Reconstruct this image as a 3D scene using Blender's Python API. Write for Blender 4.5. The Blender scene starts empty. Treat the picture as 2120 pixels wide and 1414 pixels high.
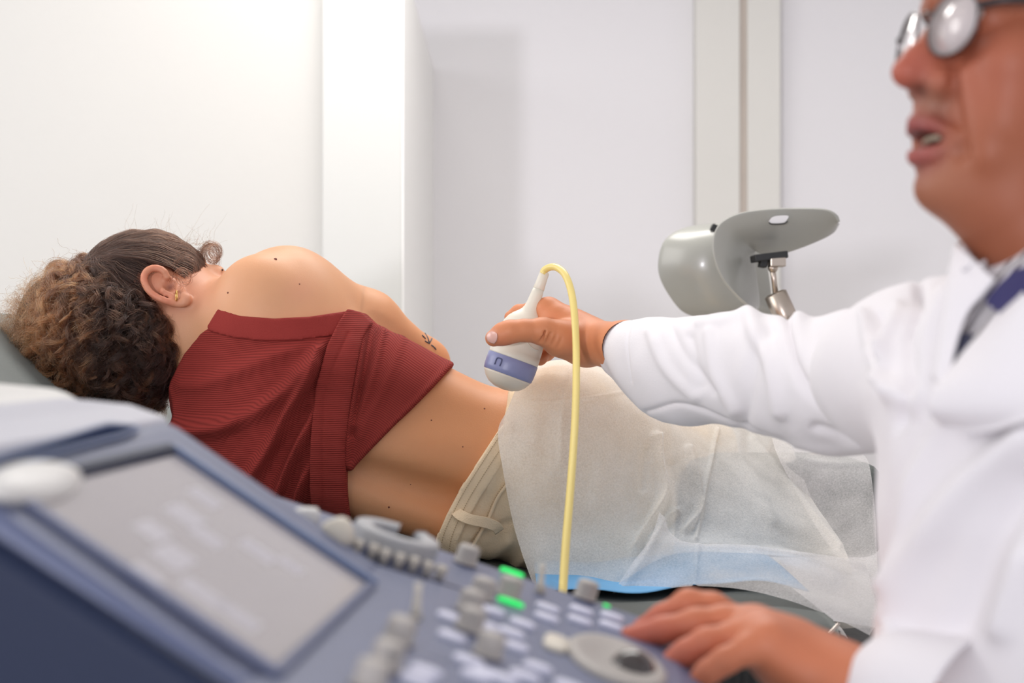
import bpy, math, random
import numpy as np
from mathutils import Vector, Matrix

random.seed(7); RNG = np.random.default_rng(7)
scene = bpy.context.scene
COL = scene.collection
R = math.radians

# ------------------------------------------------------------------ camera, world, lights, exposure
CAM = np.array([0.0, 0.0, 1.10]); FPX = 2120 * 50.0 / 36.0
cam_d = bpy.data.cameras.new('camera'); cam = bpy.data.objects.new('camera', cam_d); COL.objects.link(cam)
cam.location = CAM; cam.rotation_euler = (R(90), 0, 0)
cam_d.lens = 50; cam_d.sensor_width = 36; cam_d.clip_start = 0.05
cam_d.dof.use_dof = True; cam_d.dof.focus_distance = 1.90; cam_d.dof.aperture_fstop = 4.2
scene.camera = cam
scene.view_settings.view_transform = 'Standard'; scene.view_settings.look = 'None'
scene.view_settings.gamma = 1.0; scene.view_settings.exposure = 0.0
scene.view_settings.use_curve_mapping = False
scene.cycles.use_denoising = True
scene.cycles.max_bounces = 10; scene.cycles.transparent_max_bounces = 16

w = bpy.data.worlds.new('world'); scene.world = w; w.use_nodes = True
w.node_tree.nodes['Background'].inputs[0].default_value = (0.93, 0.94, 1.0, 1)
w.node_tree.nodes['Background'].inputs[1].default_value = 0.85

def area(name, loc, target, sx, sy, power, color=(1, 1, 1)):
    d = bpy.data.lights.new(name, 'AREA'); d.shape = 'RECTANGLE'; d.size = sx; d.size_y = sy
    d.energy = power; d.color = color
    o = bpy.data.objects.new(name, d); COL.objects.link(o); o.location = loc
    o.rotation_euler = (Vector(target) - Vector(loc)).to_track_quat('-Z', 'Y').to_euler()
    return o
# daylight: a tall window in the side wall on the left, a lower window behind the camera, the ceiling panel
area('window_light_left', (-2.3, 1.5, 2.0), (0.2, 1.8, 1.0), 1.3, 1.3, 20, (1.0, 0.975, 0.94))
area('window_light_behind', (-2.30, -5.7, 1.09), (0.0, 4.0, 1.6), 0.45, 0.45, 180, (0.95, 0.93, 1.0))
area('ceiling_light', (0.1, 2.75, 2.62), (0.1, 2.5, 0.0), 1.4, 0.7, 30, (1.0, 0.97, 0.93))

# ------------------------------------------------------------------ small helpers
def W(px, py, Y):
    return np.array([(px - 1060) / FPX * Y, Y, 1.10 - (py - 707) / FPX * Y])

def lin(c):
    c = np.array(c, float) / 255.0
    return tuple(np.where(c <= .04045, c / 12.92, ((c + .055) / 1.055) ** 2.4))

def tag(o, label=None, cat=None, group=None, kind=None):
    if label: o['label'] = label
    if cat: o['category'] = cat
    if group: o['group'] = group
    if kind: o['kind'] = kind
    return o

def put_under(o, parent):
    if parent is not None:
        o.parent = parent
        p = parent; off = Vector((0, 0, 0))
        while p is not None:
            off += p.location if not p.get('_w') else Vector((0, 0, 0)); p = p.parent
        o.matrix_parent_inverse = Matrix.Translation(-off)
    return o

def mesh(name, V, F, mat, parent=None, smooth=True, attrs=None):
    me = bpy.data.meshes.new(name)
    V = np.asarray(V, dtype=np.float64)
    if isinstance(F, np.ndarray) and F.ndim == 2:
        n, k = F.shape
        me.vertices.add(len(V)); me.vertices.foreach_set('co', V.ravel())
        me.loops.add(n * k); me.loops.foreach_set('vertex_index', F.ravel().astype(np.int32))
        me.polygons.add(n); me.polygons.foreach_set('loop_start', np.arange(0, n * k, k, dtype=np.int32))
        me.polygons.foreach_set('loop_total', np.full(n, k, dtype=np.int32))
        me.update(calc_edges=True); me.validate()
    else:
        me.from_pydata([tuple(v) for v in V], [], [tuple(int(i) for i in f) for f in F]); me.update()
    if smooth:
        me.polygons.foreach_set('use_smooth', np.ones(len(me.polygons), dtype=bool))
    if attrs:
        for an, av in attrs.items():
            av = np.asarray(av, dtype=np.float32)
            if av.ndim == 1:
                a = me.attributes.new(an, 'FLOAT', 'POINT'); a.data.foreach_set('value', av)
            else:
                a = me.attributes.new(an, 'FLOAT_COLOR', 'POINT')
                a.data.foreach_set('color', np.hstack([av[:, :3], np.ones((len(av), 1))]).astype(np.float32).ravel())
    me.materials.append(mat)
    o = bpy.data.objects.new(name, me); COL.objects.link(o)
    return put_under(o, parent)

def empty(name, loc=(0, 0, 0)):
    o = bpy.data.objects.new(name, None); COL.objects.link(o); o.location = loc
    o.empty_display_size = 0.05
    return o

def join(parts):
    Vs, Fs, n = [], [], 0
    for V, F in parts:
        V = np.asarray(V); Vs.append(V); Fs += [tuple(i + n for i in f) for f in F]; n += len(V)
    return np.vstack(Vs), Fs

def box(c, s, M=None):
    x, y, z = np.array(s) / 2
    V = np.array([[-x, -y, -z], [x, -y, -z], [x, y, -z], [-x, y, -z], [-x, -y, z], [x, -y, z], [x, y, z], [-x, y, z]])
    if M is not None: V = V @ np.array(M).T
    return V + np.array(c), [(0, 3, 2, 1), (4, 5, 6, 7), (0, 1, 5, 4), (1, 2, 6, 5), (2, 3, 7, 6), (3, 0, 4, 7)]

def basis(z, hint=(0, 0, 1)):
    z = np.array(z, float); z /= np.linalg.norm(z)
    h = np.array(hint, float)
    if abs(z @ h) > .97: h = np.array([0, 1., 0])
    x = np.cross(h, z); x /= np.linalg.norm(x); y = np.cross(z, x)
    return np.stack([x, y, z], 1)      # columns

def lathe(profile, c, axis, n=40, sx=1, sy=1, hint=(0, 0, 1)):
    """profile: (radius, height) pairs along the axis, closed with end caps"""
    B = basis(axis, hint); c = np.array(c); V = []; F = []
    for r, h in profile:
        for i in range(n):
            a = 2 * math.pi * i / n
            V.append(c + B @ np.array([r * math.cos(a) * sx, r * math.sin(a) * sy, h]))
    m = len(profile)
    for j in range(m - 1):
        for i in range(n):
            k = (i + 1) % n
            F.append((j * n + i, j * n + k, (j + 1) * n + k, (j + 1) * n + i))
    F.append(tuple(reversed(range(n)))); F.append(tuple((m - 1) * n + i for i in range(n)))
    return np.array(V), F

def catmull(P, n):
    P = np.array(P, float)
    if len(P) == 2:
        t = np.linspace(0, 1, n)[:, None]; return P[0] * (1 - t) + P[1] * t
    Q = np.vstack([2 * P[0] - P[1], P, 2 * P[-1] - P[-2]])
    s = np.linspace(0, len(P) - 1, n); i = np.minimum(s.astype(int), len(P) - 2); t = (s - i)[:, None]
    p0, p1, p2, p3 = Q[i], Q[i + 1], Q[i + 2], Q[i + 3]
    return .5 * ((2 * p1) + (p2 - p0) * t + (2 * p0 - 5 * p1 + 4 * p2 - p3) * t ** 2 + (3 * p1 - p0 - 3 * p2 + p3) * t ** 3)

def tube(P, r, n=12, closed=False):
    P = np.array(P, float); m = len(P); r = np.broadcast_to(np.array(r, float), (m,))
    T = np.gradient(P, axis=0) if not closed else (np.roll(P, -1, 0) - np.roll(P, 1, 0))
    T /= np.linalg.norm(T, axis=1)[:, None] + 1e-12
    nrm = basis(T[0])[:, 0]; V = []
    for i in range(m):
        nrm = nrm - T[i] * (nrm @ T[i]); nrm /= np.linalg.norm(nrm); b = np.cross(T[i], nrm)
        for k in range(n):
            a = 2 * math.pi * k / n
            V.append(P[i] + r[i] * (math.cos(a) * nrm + math.sin(a) * b))
    F = []
    for i in range(m if closed else m - 1):
        j = (i + 1) % m
        for k in range(n):
            q = (k + 1) % n
            F.append((i * n + k, i * n + q, j * n + q, j * n + k))
    if not closed:
        F.append(tuple(reversed(range(n)))); F.append(tuple((m - 1) * n + k for k in range(n)))
    return np.array(V), F

def patch(G):
    """grid of points (a, b, 3) -> verts, quads"""
    a, b, _ = G.shape; idx = np.arange(a * b).reshape(a, b)
    F = np.stack([idx[:-1, :-1], idx[1:, :-1], idx[1:, 1:], idx[:-1, 1:]], -1).reshape(-1, 4)
    return G.reshape(-1, 3), F

def bicubic(C, na, nb):
    C = np.array(C, float); a, b, k = C.shape
    A = np.stack([catmull(C[:, j], na) for j in range(b)], 1)
    return np.stack([catmull(A[i], nb) for i in range(na)], 0)

def bevel(o, w, seg=3, angle=35):
    m = o.modifiers.new('bevel', 'BEVEL'); m.width = w; m.segments = seg; m.limit_method = 'ANGLE'; m.angle_limit = R(angle)
    m.harden_normals = False
    return o

def solidify(o, t, off=0):
    m = o.modifiers.new('solid', 'SOLIDIFY'); m.thickness = t; m.offset = off
    return o

# ------------------------------------------------------------------ value noise for folds
_H = np.random.default_rng(3).random((64, 64, 64)).astype(np.float32) * 2 - 1
def noise3(P, f, seed=0):
    Q = np.asarray(P) * f + seed * 7.31; i = np.floor(Q).astype(int); t = Q - i; t = t * t * (3 - 2 * t); i &= 63; j = (i + 1) & 63
    def g(a, b, c): return _H[a, b, c]
    x0, y0, z0 = i[..., 0], i[..., 1], i[..., 2]; x1, y1, z1 = j[..., 0], j[..., 1], j[..., 2]
    tx, ty, tz = t[..., 0], t[..., 1], t[..., 2]
    c00 = g(x0, y0, z0) * (1 - tx) + g(x1, y0, z0) * tx; c10 = g(x0, y1, z0) * (1 - tx) + g(x1, y1, z0) * tx
    c01 = g(x0, y0, z1) * (1 - tx) + g(x1, y0, z1) * tx; c11 = g(x0, y1, z1) * (1 - tx) + g(x1, y1, z1) * tx
    return (c00 * (1 - ty) + c10 * ty) * (1 - tz) + (c01 * (1 - ty) + c11 * ty) * tz

# ------------------------------------------------------------------ implicit sculpting
def smin(a, b, k):
    if k <= 0: return np.minimum(a, b)
    h = np.clip(.5 + .5 * (b - a) / k, 0, 1)
    return b * (1 - h) + a * h - k * h * (1 - h)

class Field:
    def __init__(s, lo, hi, res):
        s.res = res; s.lo = np.array(lo, float)
        n = np.ceil((np.array(hi) - s.lo) / res).astype(int) + 1
        s.ax = [(s.lo[i] + res * np.arange(n[i])).astype(np.float32) for i in range(3)]
        s.V = np.full(n, .06, np.float32)
    def _sl(s, lo, hi, m):
        out = []
        for i in range(3):
            a = int(np.clip(np.floor((lo[i] - m - s.lo[i]) / s.res), 0, len(s.ax[i])))
            b = int(np.clip(np.ceil((hi[i] + m - s.lo[i]) / s.res) + 1, 0, len(s.ax[i])))
            out.append(slice(a, b))
        return tuple(out)
    def _grid(s, sl):
        return (s.ax[0][sl[0]][:, None, None], s.ax[1][sl[1]][None, :, None], s.ax[2][sl[2]][None, None, :])
    def put(s, fn, lo, hi, k=0.01, mode='add'):
        sl = s._sl(lo, hi, .03 + k)
        if any(q.stop <= q.start for q in sl): return
        d = fn(*s._grid(sl)).astype(np.float32)
        if mode == 'add': s.V[sl] = smin(s.V[sl], d, k)
        else: s.V[sl] = -smin(-s.V[sl], d, k)
    def ball(s, c, r, k=.01, mode='add'):
        c = np.array(c, float)
        s.put(lambda x, y, z: np.sqrt((x - c[0]) ** 2 + (y - c[1]) ** 2 + (z - c[2]) ** 2) - r, c - r, c + r, k, mode)
    def ell(s, c, r, B=None, k=.01, mode='add'):
        c = np.array(c, float); r = np.array(r, float); B = np.eye(3) if B is None else np.array(B)
        def fn(x, y, z):
            q = [(x - c[0]) * B[0, i] + (y - c[1]) * B[1, i] + (z - c[2]) * B[2, i] for i in range(3)]
            k0 = np.sqrt(sum((q[i] / r[i]) ** 2 for i in range(3))); k1 = np.sqrt(sum((q[i] / r[i] ** 2) ** 2 for i in range(3))) + 1e-9
            return k0 * (k0 - 1) / k1
        m = r.max(); s.put(fn, c - m, c + m, k, mode)
    def cone(s, a, b, ra, rb, k=.01, mode='add', flat=None, ratio=1.0):
        a = np.array(a, float); b = np.array(b, float); ba = b - a; L = ba @ ba
        fl = None if flat is None else np.array(flat, float) / np.linalg.norm(flat)
        def fn(x, y, z):
            px, py, pz = x - a[0], y - a[1], z - a[2]
            h = np.clip((px * ba[0] + py * ba[1] + pz * ba[2]) / L, 0, 1)
            dx, dy, dz = px - h * ba[0], py - h * ba[1], pz - h * ba[2]
            q = dx * dx + dy * dy + dz * dz
            if fl is not None:
                e = dx * fl[0] + dy * fl[1] + dz * fl[2]; q = q + e * e * (1 / ratio ** 2 - 1)
                d = np.sqrt(np.maximum(q, 0)) - (ra + (rb - ra) * h)
                return np.where(d > 0, d * (ratio if ratio < 1 else 1), d * min(1, ratio))
            return np.sqrt(q) - (ra + (rb - ra) * h)
        m = max(ra, rb) * max(1, ratio); s.put(fn, np.minimum(a, b) - m, np.maximum(a, b) + m, k, mode)
    def chain(s, P, r, k=.008, **kw):
        for i in range(len(P) - 1): s.cone(P[i], P[i + 1], r[i], r[i + 1], k, **kw)
    def sample(s, P):
        P = np.asarray(P); q = (P - s.lo) / s.res; n = np.array(s.V.shape)
        q = np.clip(q, 0, n - 1.001); i = q.astype(int); t = q - i
        v = 0
        for dx in (0, 1):
            for dy in (0, 1):
                for dz in (0, 1):
                    wgt = (t[..., 0] if dx else 1 - t[..., 0]) * (t[..., 1] if dy else 1 - t[..., 1]) * (t[..., 2] if dz else 1 - t[..., 2])
                    v = v + wgt * s.V[i[..., 0] + dx, i[..., 1] + dy, i[..., 2] + dz]
        return v
    def nets(s, smooth=1):
        V = s.V; nx, ny, nz = V.shape; S = V < 0
        nc = (nx - 1, ny - 1, nz - 1)
        corners = [(a, b, c) for a in (0, 1) for b in (0, 1) for c in (0, 1)]
        cnt = sum(S[a:a + nc[0], b:b + nc[1], c:c + nc[2]].astype(np.int8) for a, b, c in corners)
        act = (cnt > 0) & (cnt < 8); I = np.argwhere(act)
        idx = np.full(nc, -1, np.int64); idx[act] = np.arange(len(I))
        acc = np.zeros((len(I), 3)); num = np.zeros(len(I))
        for a in corners:
            for ax in range(3):
                if a[ax] == 1: continue
                b = list(a); b[ax] = 1
                va = V[I[:, 0] + a[0], I[:, 1] + a[1], I[:, 2] + a[2]]; vb = V[I[:, 0] + b[0], I[:, 1] + b[1], I[:, 2] + b[2]]
                m = (va < 0) != (vb < 0); t = np.where(m, va / np.where(m, va - vb, 1), 0)
                p = np.tile(np.array(a, float), (len(I), 1)); p[:, ax] += t
                acc[m] += p[m]; num[m] += 1
        P = s.lo + (I + acc / np.maximum(num, 1)[:, None]) * s.res
        Fs = []
        for ax in range(3):
            o = [q for q in range(3) if q != ax]
            sl0 = [slice(None)] * 3; sl1 = [slice(None)] * 3
            sl0[ax] = slice(0, -1); sl1[ax] = slice(1, None)
            for q in o: sl0[q] = slice(1, -1); sl1[q] = slice(1, -1)
            A = S[tuple(sl0)]; Bq = S[tuple(sl1)]
            for flip, M in ((False, A & ~Bq), (True, ~A & Bq)):
                E = np.argwhere(M)
                for q in o: E[:, q] += 1
                def cell(d1, d2):
                    c = E.copy(); c[:, o[0]] -= d1; c[:, o[1]] -= d2
                    return idx[c[:, 0], c[:, 1], c[:, 2]]
                q = np.stack([cell(1, 1), cell(0, 1), cell(0, 0), cell(1, 0)], 1)
                if (ax == 1) != flip: q = q[:, ::-1]
                Fs.append(q)
        F = np.vstack(Fs); F = F[(F >= 0).all(1)]
        for _ in range(smooth): P = lap(P, F, .5)
        return P, F

def lap(P, F, a=.5):
    acc = np.zeros_like(P); n = np.zeros(len(P))
    for i in range(4):
        j = (i + 1) % 4
        np.add.at(acc, F[:, i], P[F[:, j]]); np.add.at(n, F[:, i], 1)
        np.add.at(acc, F[:, j], P[F[:, i]]); np.add.at(n, F[:, j], 1)
    return P * (1 - a) + a * acc / np.maximum(n, 1)[:, None]

def normals(P, F):
    N = np.zeros_like(P); e = np.cross(P[F[:, 2]] - P[F[:, 0]], P[F[:, 3]] - P[F[:, 1]])
    for i in range(4): np.add.at(N, F[:, i], e)
    return N / (np.linalg.norm(N, axis=1)[:, None] + 1e-12)

def cast(field, px, py, y0, y1, off=0.0, steps=260):
    """first point of the sculpted surface seen along a direction from the room's front"""
    px = np.asarray(px, float); py = np.asarray(py, float)
    D = np.stack([(px - 1060) / FPX, np.ones_like(px), -(py - 707) / FPX], -1)
    Ys = np.linspace(y0, y1, steps); hit = np.full(px.shape, np.nan); prev = None
    for Y in Ys:
        v = field.sample(CAM + D * Y) - off
        if prev is not None:
            m = np.isnan(hit) & (v <= 0)
            hit[m] = (Y - (Ys[1] - Ys[0]) * (-v / (prev - v + 1e-9)))[m] if m.any() else 0
        prev = v
    bad = np.isnan(hit)
    if bad.any(): hit[bad] = np.nanmedian(hit) if (~bad).any() else y1
    return CAM + D * hit[..., None]

def inpoly(x, y, poly):
    poly = np.array(poly, float); ins = np.zeros(np.shape(x), bool); n = len(poly)
    for i in range(n):
        x0, y0 = poly[i]; x1, y1 = poly[(i + 1) % n]
        if y0 == y1: continue
        c = ((y0 > y) != (y1 > y)) & (x < (x1 - x0) * (y - y0) / (y1 - y0) + x0)
        ins ^= c
    return ins
def segdist(x, y, pts, closed=False):
    pts = np.array(pts, float); d = np.full(np.shape(x), 1e9); n = len(pts)
    for i in range(n if closed else n - 1):
        a = pts[i]; b = pts[(i + 1) % n]; ba = b - a; L = ba @ ba + 1e-12
        h = np.clip(((x - a[0]) * ba[0] + (y - a[1]) * ba[1]) / L, 0, 1)
        d = np.minimum(d, np.hypot(x - a[0] - h * ba[0], y - a[1] - h * ba[1]))
    return d
def polysd(x, y, poly):
    d = segdist(x, y, poly, True); return np.where(inpoly(x, y, poly), -d, d)

# ------------------------------------------------------------------ materials
def mat(name, color=None, rough=.5, metal=0, bump=None, bscale=200, var=0, vscale=5, attr=None, sss=0, sssr=(.4, .15, .08),
        coat=0, spec=.5, emit=None, estr=0, sheen=0, trans=0):
    m = bpy.data.materials.new(name); m.use_nodes = True; nt = m.node_tree; N = nt.nodes; L = nt.links
    b = N['Principled BSDF']; b.inputs['Roughness'].default_value = rough; b.inputs['Metallic'].default_value = metal
    b.inputs['Specular IOR Level'].default_value = spec
    tc = N.new('ShaderNodeTexCoord')
    col = None
    if attr:
        a = N.new('ShaderNodeAttribute'); a.attribute_name = attr; col = a.outputs['Color']
    else:
        rgb = N.new('ShaderNodeRGB'); rgb.outputs[0].default_value = (*lin(color), 1); col = rgb.outputs[0]
    if var:
        nz = N.new('ShaderNodeTexNoise'); nz.inputs['Scale'].default_value = vscale; nz.inputs['Detail'].default_value = 5
        L.new(tc.outputs['Object'], nz.inputs['Vector'])
        mr = N.new('ShaderNodeMapRange'); mr.inputs['To Min'].default_value = 1 - var; mr.inputs['To Max'].default_value = 1 + var
        mr.inputs['From Min'].default_value = .25; mr.inputs['From Max'].default_value = .75
        L.new(nz.outputs['Fac'], mr.inputs['Value'])
        mx = N.new('ShaderNodeVectorMath'); mx.operation = 'SCALE'
        L.new(col, mx.inputs[0]); L.new(mr.outputs[0], mx.inputs['Scale']); col = mx.outputs[0]
    L.new(col, b.inputs['Base Color'])
    if bump:
        n2 = N.new('ShaderNodeTexNoise'); n2.inputs['Scale'].default_value = bscale; n2.inputs['Detail'].default_value = 4
        L.new(tc.outputs['Object'], n2.inputs['Vector'])
        bp = N.new('ShaderNodeBump'); bp.inputs['Strength'].default_value = 1; bp.inputs['Distance'].default_value = bump
        L.new(n2.outputs['Fac'], bp.inputs['Height']); L.new(bp.outputs[0], b.inputs['Normal'])
    if sss:
        b.inputs['Subsurface Weight'].default_value = sss; b.inputs['Subsurface Radius'].default_value = sssr
        b.inputs['Subsurface Scale'].default_value = .02
    if coat: b.inputs['Coat Weight'].default_value = coat; b.inputs['Coat Roughness'].default_value = .15
    if sheen: b.inputs['Sheen Weight'].default_value = sheen; b.inputs['Sheen Roughness'].default_value = .4
    if emit: b.inputs['Emission Color'].default_value = (*lin(emit), 1); b.inputs['Emission Strength'].default_value = estr
    if trans: b.inputs['Transmission Weight'].default_value = trans
    return m
def nodes(m): return m.node_tree.nodes, m.node_tree.links, m.node_tree.nodes['Principled BSDF']
# ------------------------------------------------------------------ the room
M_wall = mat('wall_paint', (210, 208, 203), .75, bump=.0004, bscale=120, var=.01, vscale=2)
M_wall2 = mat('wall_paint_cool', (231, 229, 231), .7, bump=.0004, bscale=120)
M_jamb = mat('jamb_paint', (220, 218, 212), .6, bump=.0003, bscale=90)
M_seam = mat('joint_shadow_gap', (196, 185, 175), .8, var=.05)
M_floor = mat('floor_vinyl', (196, 192, 186), .45, bump=.0003, bscale=60, var=.05, vscale=8)
M_ceil = mat('ceiling_paint', (246, 246, 246), .9, bump=.0004, bscale=80)

def slab(name, x0, x1, y0, y1, z0, z1, m, bev=0.003):
    V, F = box(((x0 + x1) / 2, (y0 + y1) / 2, (z0 + z1) / 2), (x1 - x0, y1 - y0, z1 - z0))
    o = mesh(name, V, F, m, smooth=False); tag(o, kind='structure')
    if bev: bevel(o, bev, 2)
    return o
XL = -0.2556                                         # end of the partition on the left
YW = 4.56                                            # back wall
slab('floor', -2.6, 2.6, -1.6, 4.9, -.1, 0, M_floor, 0)
slab('ceiling', -2.6, 2.6, -1.6, 4.9, 2.7, 2.8, M_ceil, 0)
slab('wall_back', -2.6, 2.6, YW, YW + .12, 0, 2.7, M_wall2, 0)
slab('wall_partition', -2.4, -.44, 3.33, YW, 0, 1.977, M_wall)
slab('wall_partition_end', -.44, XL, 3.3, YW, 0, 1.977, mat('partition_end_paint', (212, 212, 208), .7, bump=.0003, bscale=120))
slab('wall_end_lightened', XL, XL + .004, 3.301, YW, 0, 1.977, mat('partition_end_lightened', (246, 245, 242), .6, bump=.0002, bscale=120), 0)  # added skin over the end face; the brightness it lacks is painted in
slab('wall_right', 2.2, 2.3, -1.6, 4.9, 0, 2.7, M_wall2, 0)
# tall cupboard fronts on the back wall, right of the recess
xa = (1440 - 1060) / FPX * 4.50; xb = (1531 - 1060) / FPX * 4.50; xc = (1546 - 1060) / FPX * 4.50; xd = (1615 - 1060) / FPX * 4.50
slab('trim_1', xa, xb, 4.49, YW, 0, 2.66, M_jamb)
slab('trim_2', xc, xd, 4.49, YW, 0, 2.66, M_jamb)
slab('trim_3', xb - .002, xc + .002, 4.505, YW, 0, 2.66, M_seam, 0)
slab('baseboard_back', XL, xa, 4.54, YW, 0, .09, M_jamb)
# ------------------------------------------------------------------ ultrasound machine console
PSI = R(4.8)
EU = np.array([math.cos(PSI), -math.sin(PSI), 0]); EV = np.array([math.sin(PSI), math.cos(PSI), 0])
def C3(u, v, z): return EU * u + EV * v + np.array([0, 0, z])
ZP0, US = .951, -.179                                  # the fold between control panel and touch screen section
def zp(u): return ZP0 - .32 * (u - US)
def zs(u): return .952 + .65 * (US - u)
NP = np.cross(EU * 1 + np.array([0, 0, -.32]), EV); NP /= np.linalg.norm(NP); NP *= np.sign(NP[2])
UP_ = EU + np.array([0, 0, -.32]); UP_ /= np.linalg.norm(UP_)          # down the panel, towards the doctor
NS = np.cross(-EU + np.array([0, 0, .65]), EV); NS /= np.linalg.norm(NS); NS *= np.sign(NS[2])
USV = -EU + np.array([0, 0, .65]); USV /= np.linalg.norm(USV)
def on_panel(px, py, h=0.0):
    D = np.array([(px - 1060) / FPX, 1, -(py - 707) / FPX]); P0 = C3(US, 1, ZP0) + NP * h
    return CAM + D * ((P0 - CAM) @ NP) / (D @ NP)
def on_screen(px, py, h=0.0):
    D = np.array([(px - 1060) / FPX, 1, -(py - 707) / FPX]); P0 = C3(US, 1, zs(US)) + NS * h
    return CAM + D * ((P0 - CAM) @ NS) / (D @ NS)

M_lilac = mat('console_lilac_plastic', (96, 104, 134), .42, bump=.0002, bscale=500, var=.03, vscale=30)
M_navy = mat('console_navy_plastic', (26, 37, 64), .5, bump=.0002, bscale=500, spec=.25)
M_rim = mat('console_blue_rim', (104, 120, 156), .35, bump=.0001, bscale=400)
M_offwhite = mat('console_white_plastic', (226, 224, 220), .4, bump=.0002, bscale=400)
M_screen = mat('touch_screen_glass', (156, 150, 150), .16, spec=.7, var=.06, vscale=9, emit=(150, 144, 146), estr=.32)
M_knob = mat('knob_grey_rubber', (176, 170, 164), .5, bump=.0002, bscale=300)
M_key = mat('key_white_backlit', (196, 196, 214), .35, emit=(225, 228, 255), estr=.12, var=.02)
M_keydark = mat('key_legend_dark', (60, 62, 84), .5, var=.03)
M_green = mat('green_ring_lamp', (60, 200, 110), .4, emit=(20, 220, 95), estr=1.1, var=.02)
M_ball = mat('trackball_dark', (58, 50, 48), .15, coat=.5, var=.05)
M_cream = mat('cream_plastic', (222, 214, 198), .4, bump=.0002, bscale=300)
M_holder = mat('holder_grey_plastic', (176, 176, 178), .4, bump=.0002, bscale=300)

con = empty('ultrasound_machine', tuple(C3(-.2, .85, 0)))
tag(con, 'blue-grey ultrasound machine with tilted touch screen, knobs and keys in the foreground', 'ultrasound machine')

def extrude_profile(prof, v0, v1, nv=2, shrink=None):
    """closed profile of (u, z) pushed along v"""
    vs = np.linspace(v0, v1, nv); V = []; n = len(prof)
    for v in vs:
        for u, z in prof: V.append(C3(u, v, z))
    F = []
    for j in range(nv - 1):
        for i in range(n):
            k = (i + 1) % n; F.append((j * n + i, j * n + k, (j + 1) * n + k, (j + 1) * n + i))
    F.append(tuple(reversed(range(n)))); F.append(tuple((nv - 1) * n + i for i in range(n)))
    return np.array(V), F
VN, VF = .618, 1.035
# housing: screen section slopes up to the left and turns flat at the top, control panel slopes down to the doctor
prof = [(US + .012, zp(US + .012)), (US - .004, zs(US) + .004), (-.31, zs(-.31) + .004), (-.345, zs(-.338)), (-.372, 1.058), (-.40, 1.060),
        (-.40, .90), (-.16, .80), (US + .03, .80)]
o = mesh('screen_housing', *extrude_profile(prof, VN, .958), M_lilac, con, smooth=False); bevel(o, .012, 5, 25)
# white rear deck with the slot in it
deck = [(-.375, 1.045), (-.40, 1.066), (-.47, 1.072), (-.62, 1.072), (-.62, .92), (-.40, .92)]
o = mesh('rear_deck', *extrude_profile(deck, VN + .02, .99), M_offwhite, con, smooth=False); bevel(o, .012, 4, 20)
# handle slot by the deck: flat navy plate with recess shade painted in, pale lip
def on_plane_z(px, py, z):
    D = np.array([(px - 1060) / FPX, 1, -(py - 707) / FPX]); return CAM + D * (z - CAM[2]) / D[2]
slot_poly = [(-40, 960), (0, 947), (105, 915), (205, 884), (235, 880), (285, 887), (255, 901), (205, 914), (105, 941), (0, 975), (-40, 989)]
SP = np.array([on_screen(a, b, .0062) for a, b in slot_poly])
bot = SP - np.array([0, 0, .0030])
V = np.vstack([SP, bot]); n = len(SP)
o = mesh('handle_slot', V, [tuple(range(n))] + [(i, (i + 1) % n, n + (i + 1) % n, n + i) for i in range(n)], mat('slot_navy_shaded', (24, 38, 70), .9, spec=.05, var=.05), con, smooth=False)
o = mesh('slot_rim', *tube(catmull(np.vstack([SP, SP[:1]]), 90)[:-1], .0016, 8, True), M_rim, con)
# pale oval key pad left of the touch screen
oc = on_screen(70, 1005, .005); w1 = on_screen(165, 975, .005) - oc
V, F = lathe([(.0, .0), (.98, 0), (1.0, .002), (.93, .005), (0.5, .0065), (.0, .007)], (0, 0, 0), (0, 0, 1), 40)
def on_frame(V, c, a, b, n_, sa, sb): return np.array(c) + V[:, :1] * sa * a + V[:, 1:2] * sb * b + V[:, 2:3] * n_
o = mesh('oval_button', on_frame(V, oc, EV, USV, NS, .050, .0135), F, M_offwhite, con)
# touch screen: recessed glass with a blue rim
sc = [on_screen(350, 957), on_screen(752, 1217)]
v_far = (sc[0] @ EV + sc[1] @ EV) / 2; u0 = sc[0] @ EU; u1 = sc[1] @ EU; v_near = .648
def spt(u, v, h=0): return C3(u, v, zs(u)) + NS * h
cs = [spt(u0, v_far, .0048), spt(u1, v_far, .0048), spt(u1, v_near, .0048), spt(u0, v_near, .0048)]
ts = mesh('touch_screen', cs + [c - NS * .004 for c in cs], [(0, 1, 2, 3), (0, 4, 5, 1), (1, 5, 6, 2), (2, 6, 7, 3), (3, 7, 4, 0)], M_screen, con, smooth=False)
M_icon = mat('screen_icon_grey', (164, 160, 165), .3, emit=(162, 158, 166), estr=.33, var=.02)
for px_, py_, a_, b_ in [(424, 1030, .010, .012), (384, 1066, .010, .016), (316, 1098, .008, .014), (430, 1112, .009, .012), (360, 1152, .009, .018), (534, 1140, .011, .012), (300, 1190, .008, .012), (420, 1228, .012, .011), (496, 1276, .011, .010), (602, 1170, .008, .010)]:
    c_ = on_screen(px_, py_, .0050); q_ = [c_ + USV * x * a_ + EV * y * b_ for x, y in ((-1, -1), (1, -1), (1, 1), (-1, 1))]
    mesh('screen_icon', q_ + [p - NS * .0006 for p in q_], [(3, 2, 1, 0), (4, 5, 6, 7), (0, 1, 5, 4), (1, 2, 6, 5), (2, 3, 7, 6), (3, 0, 4, 7)], M_icon, con, smooth=False)
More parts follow.
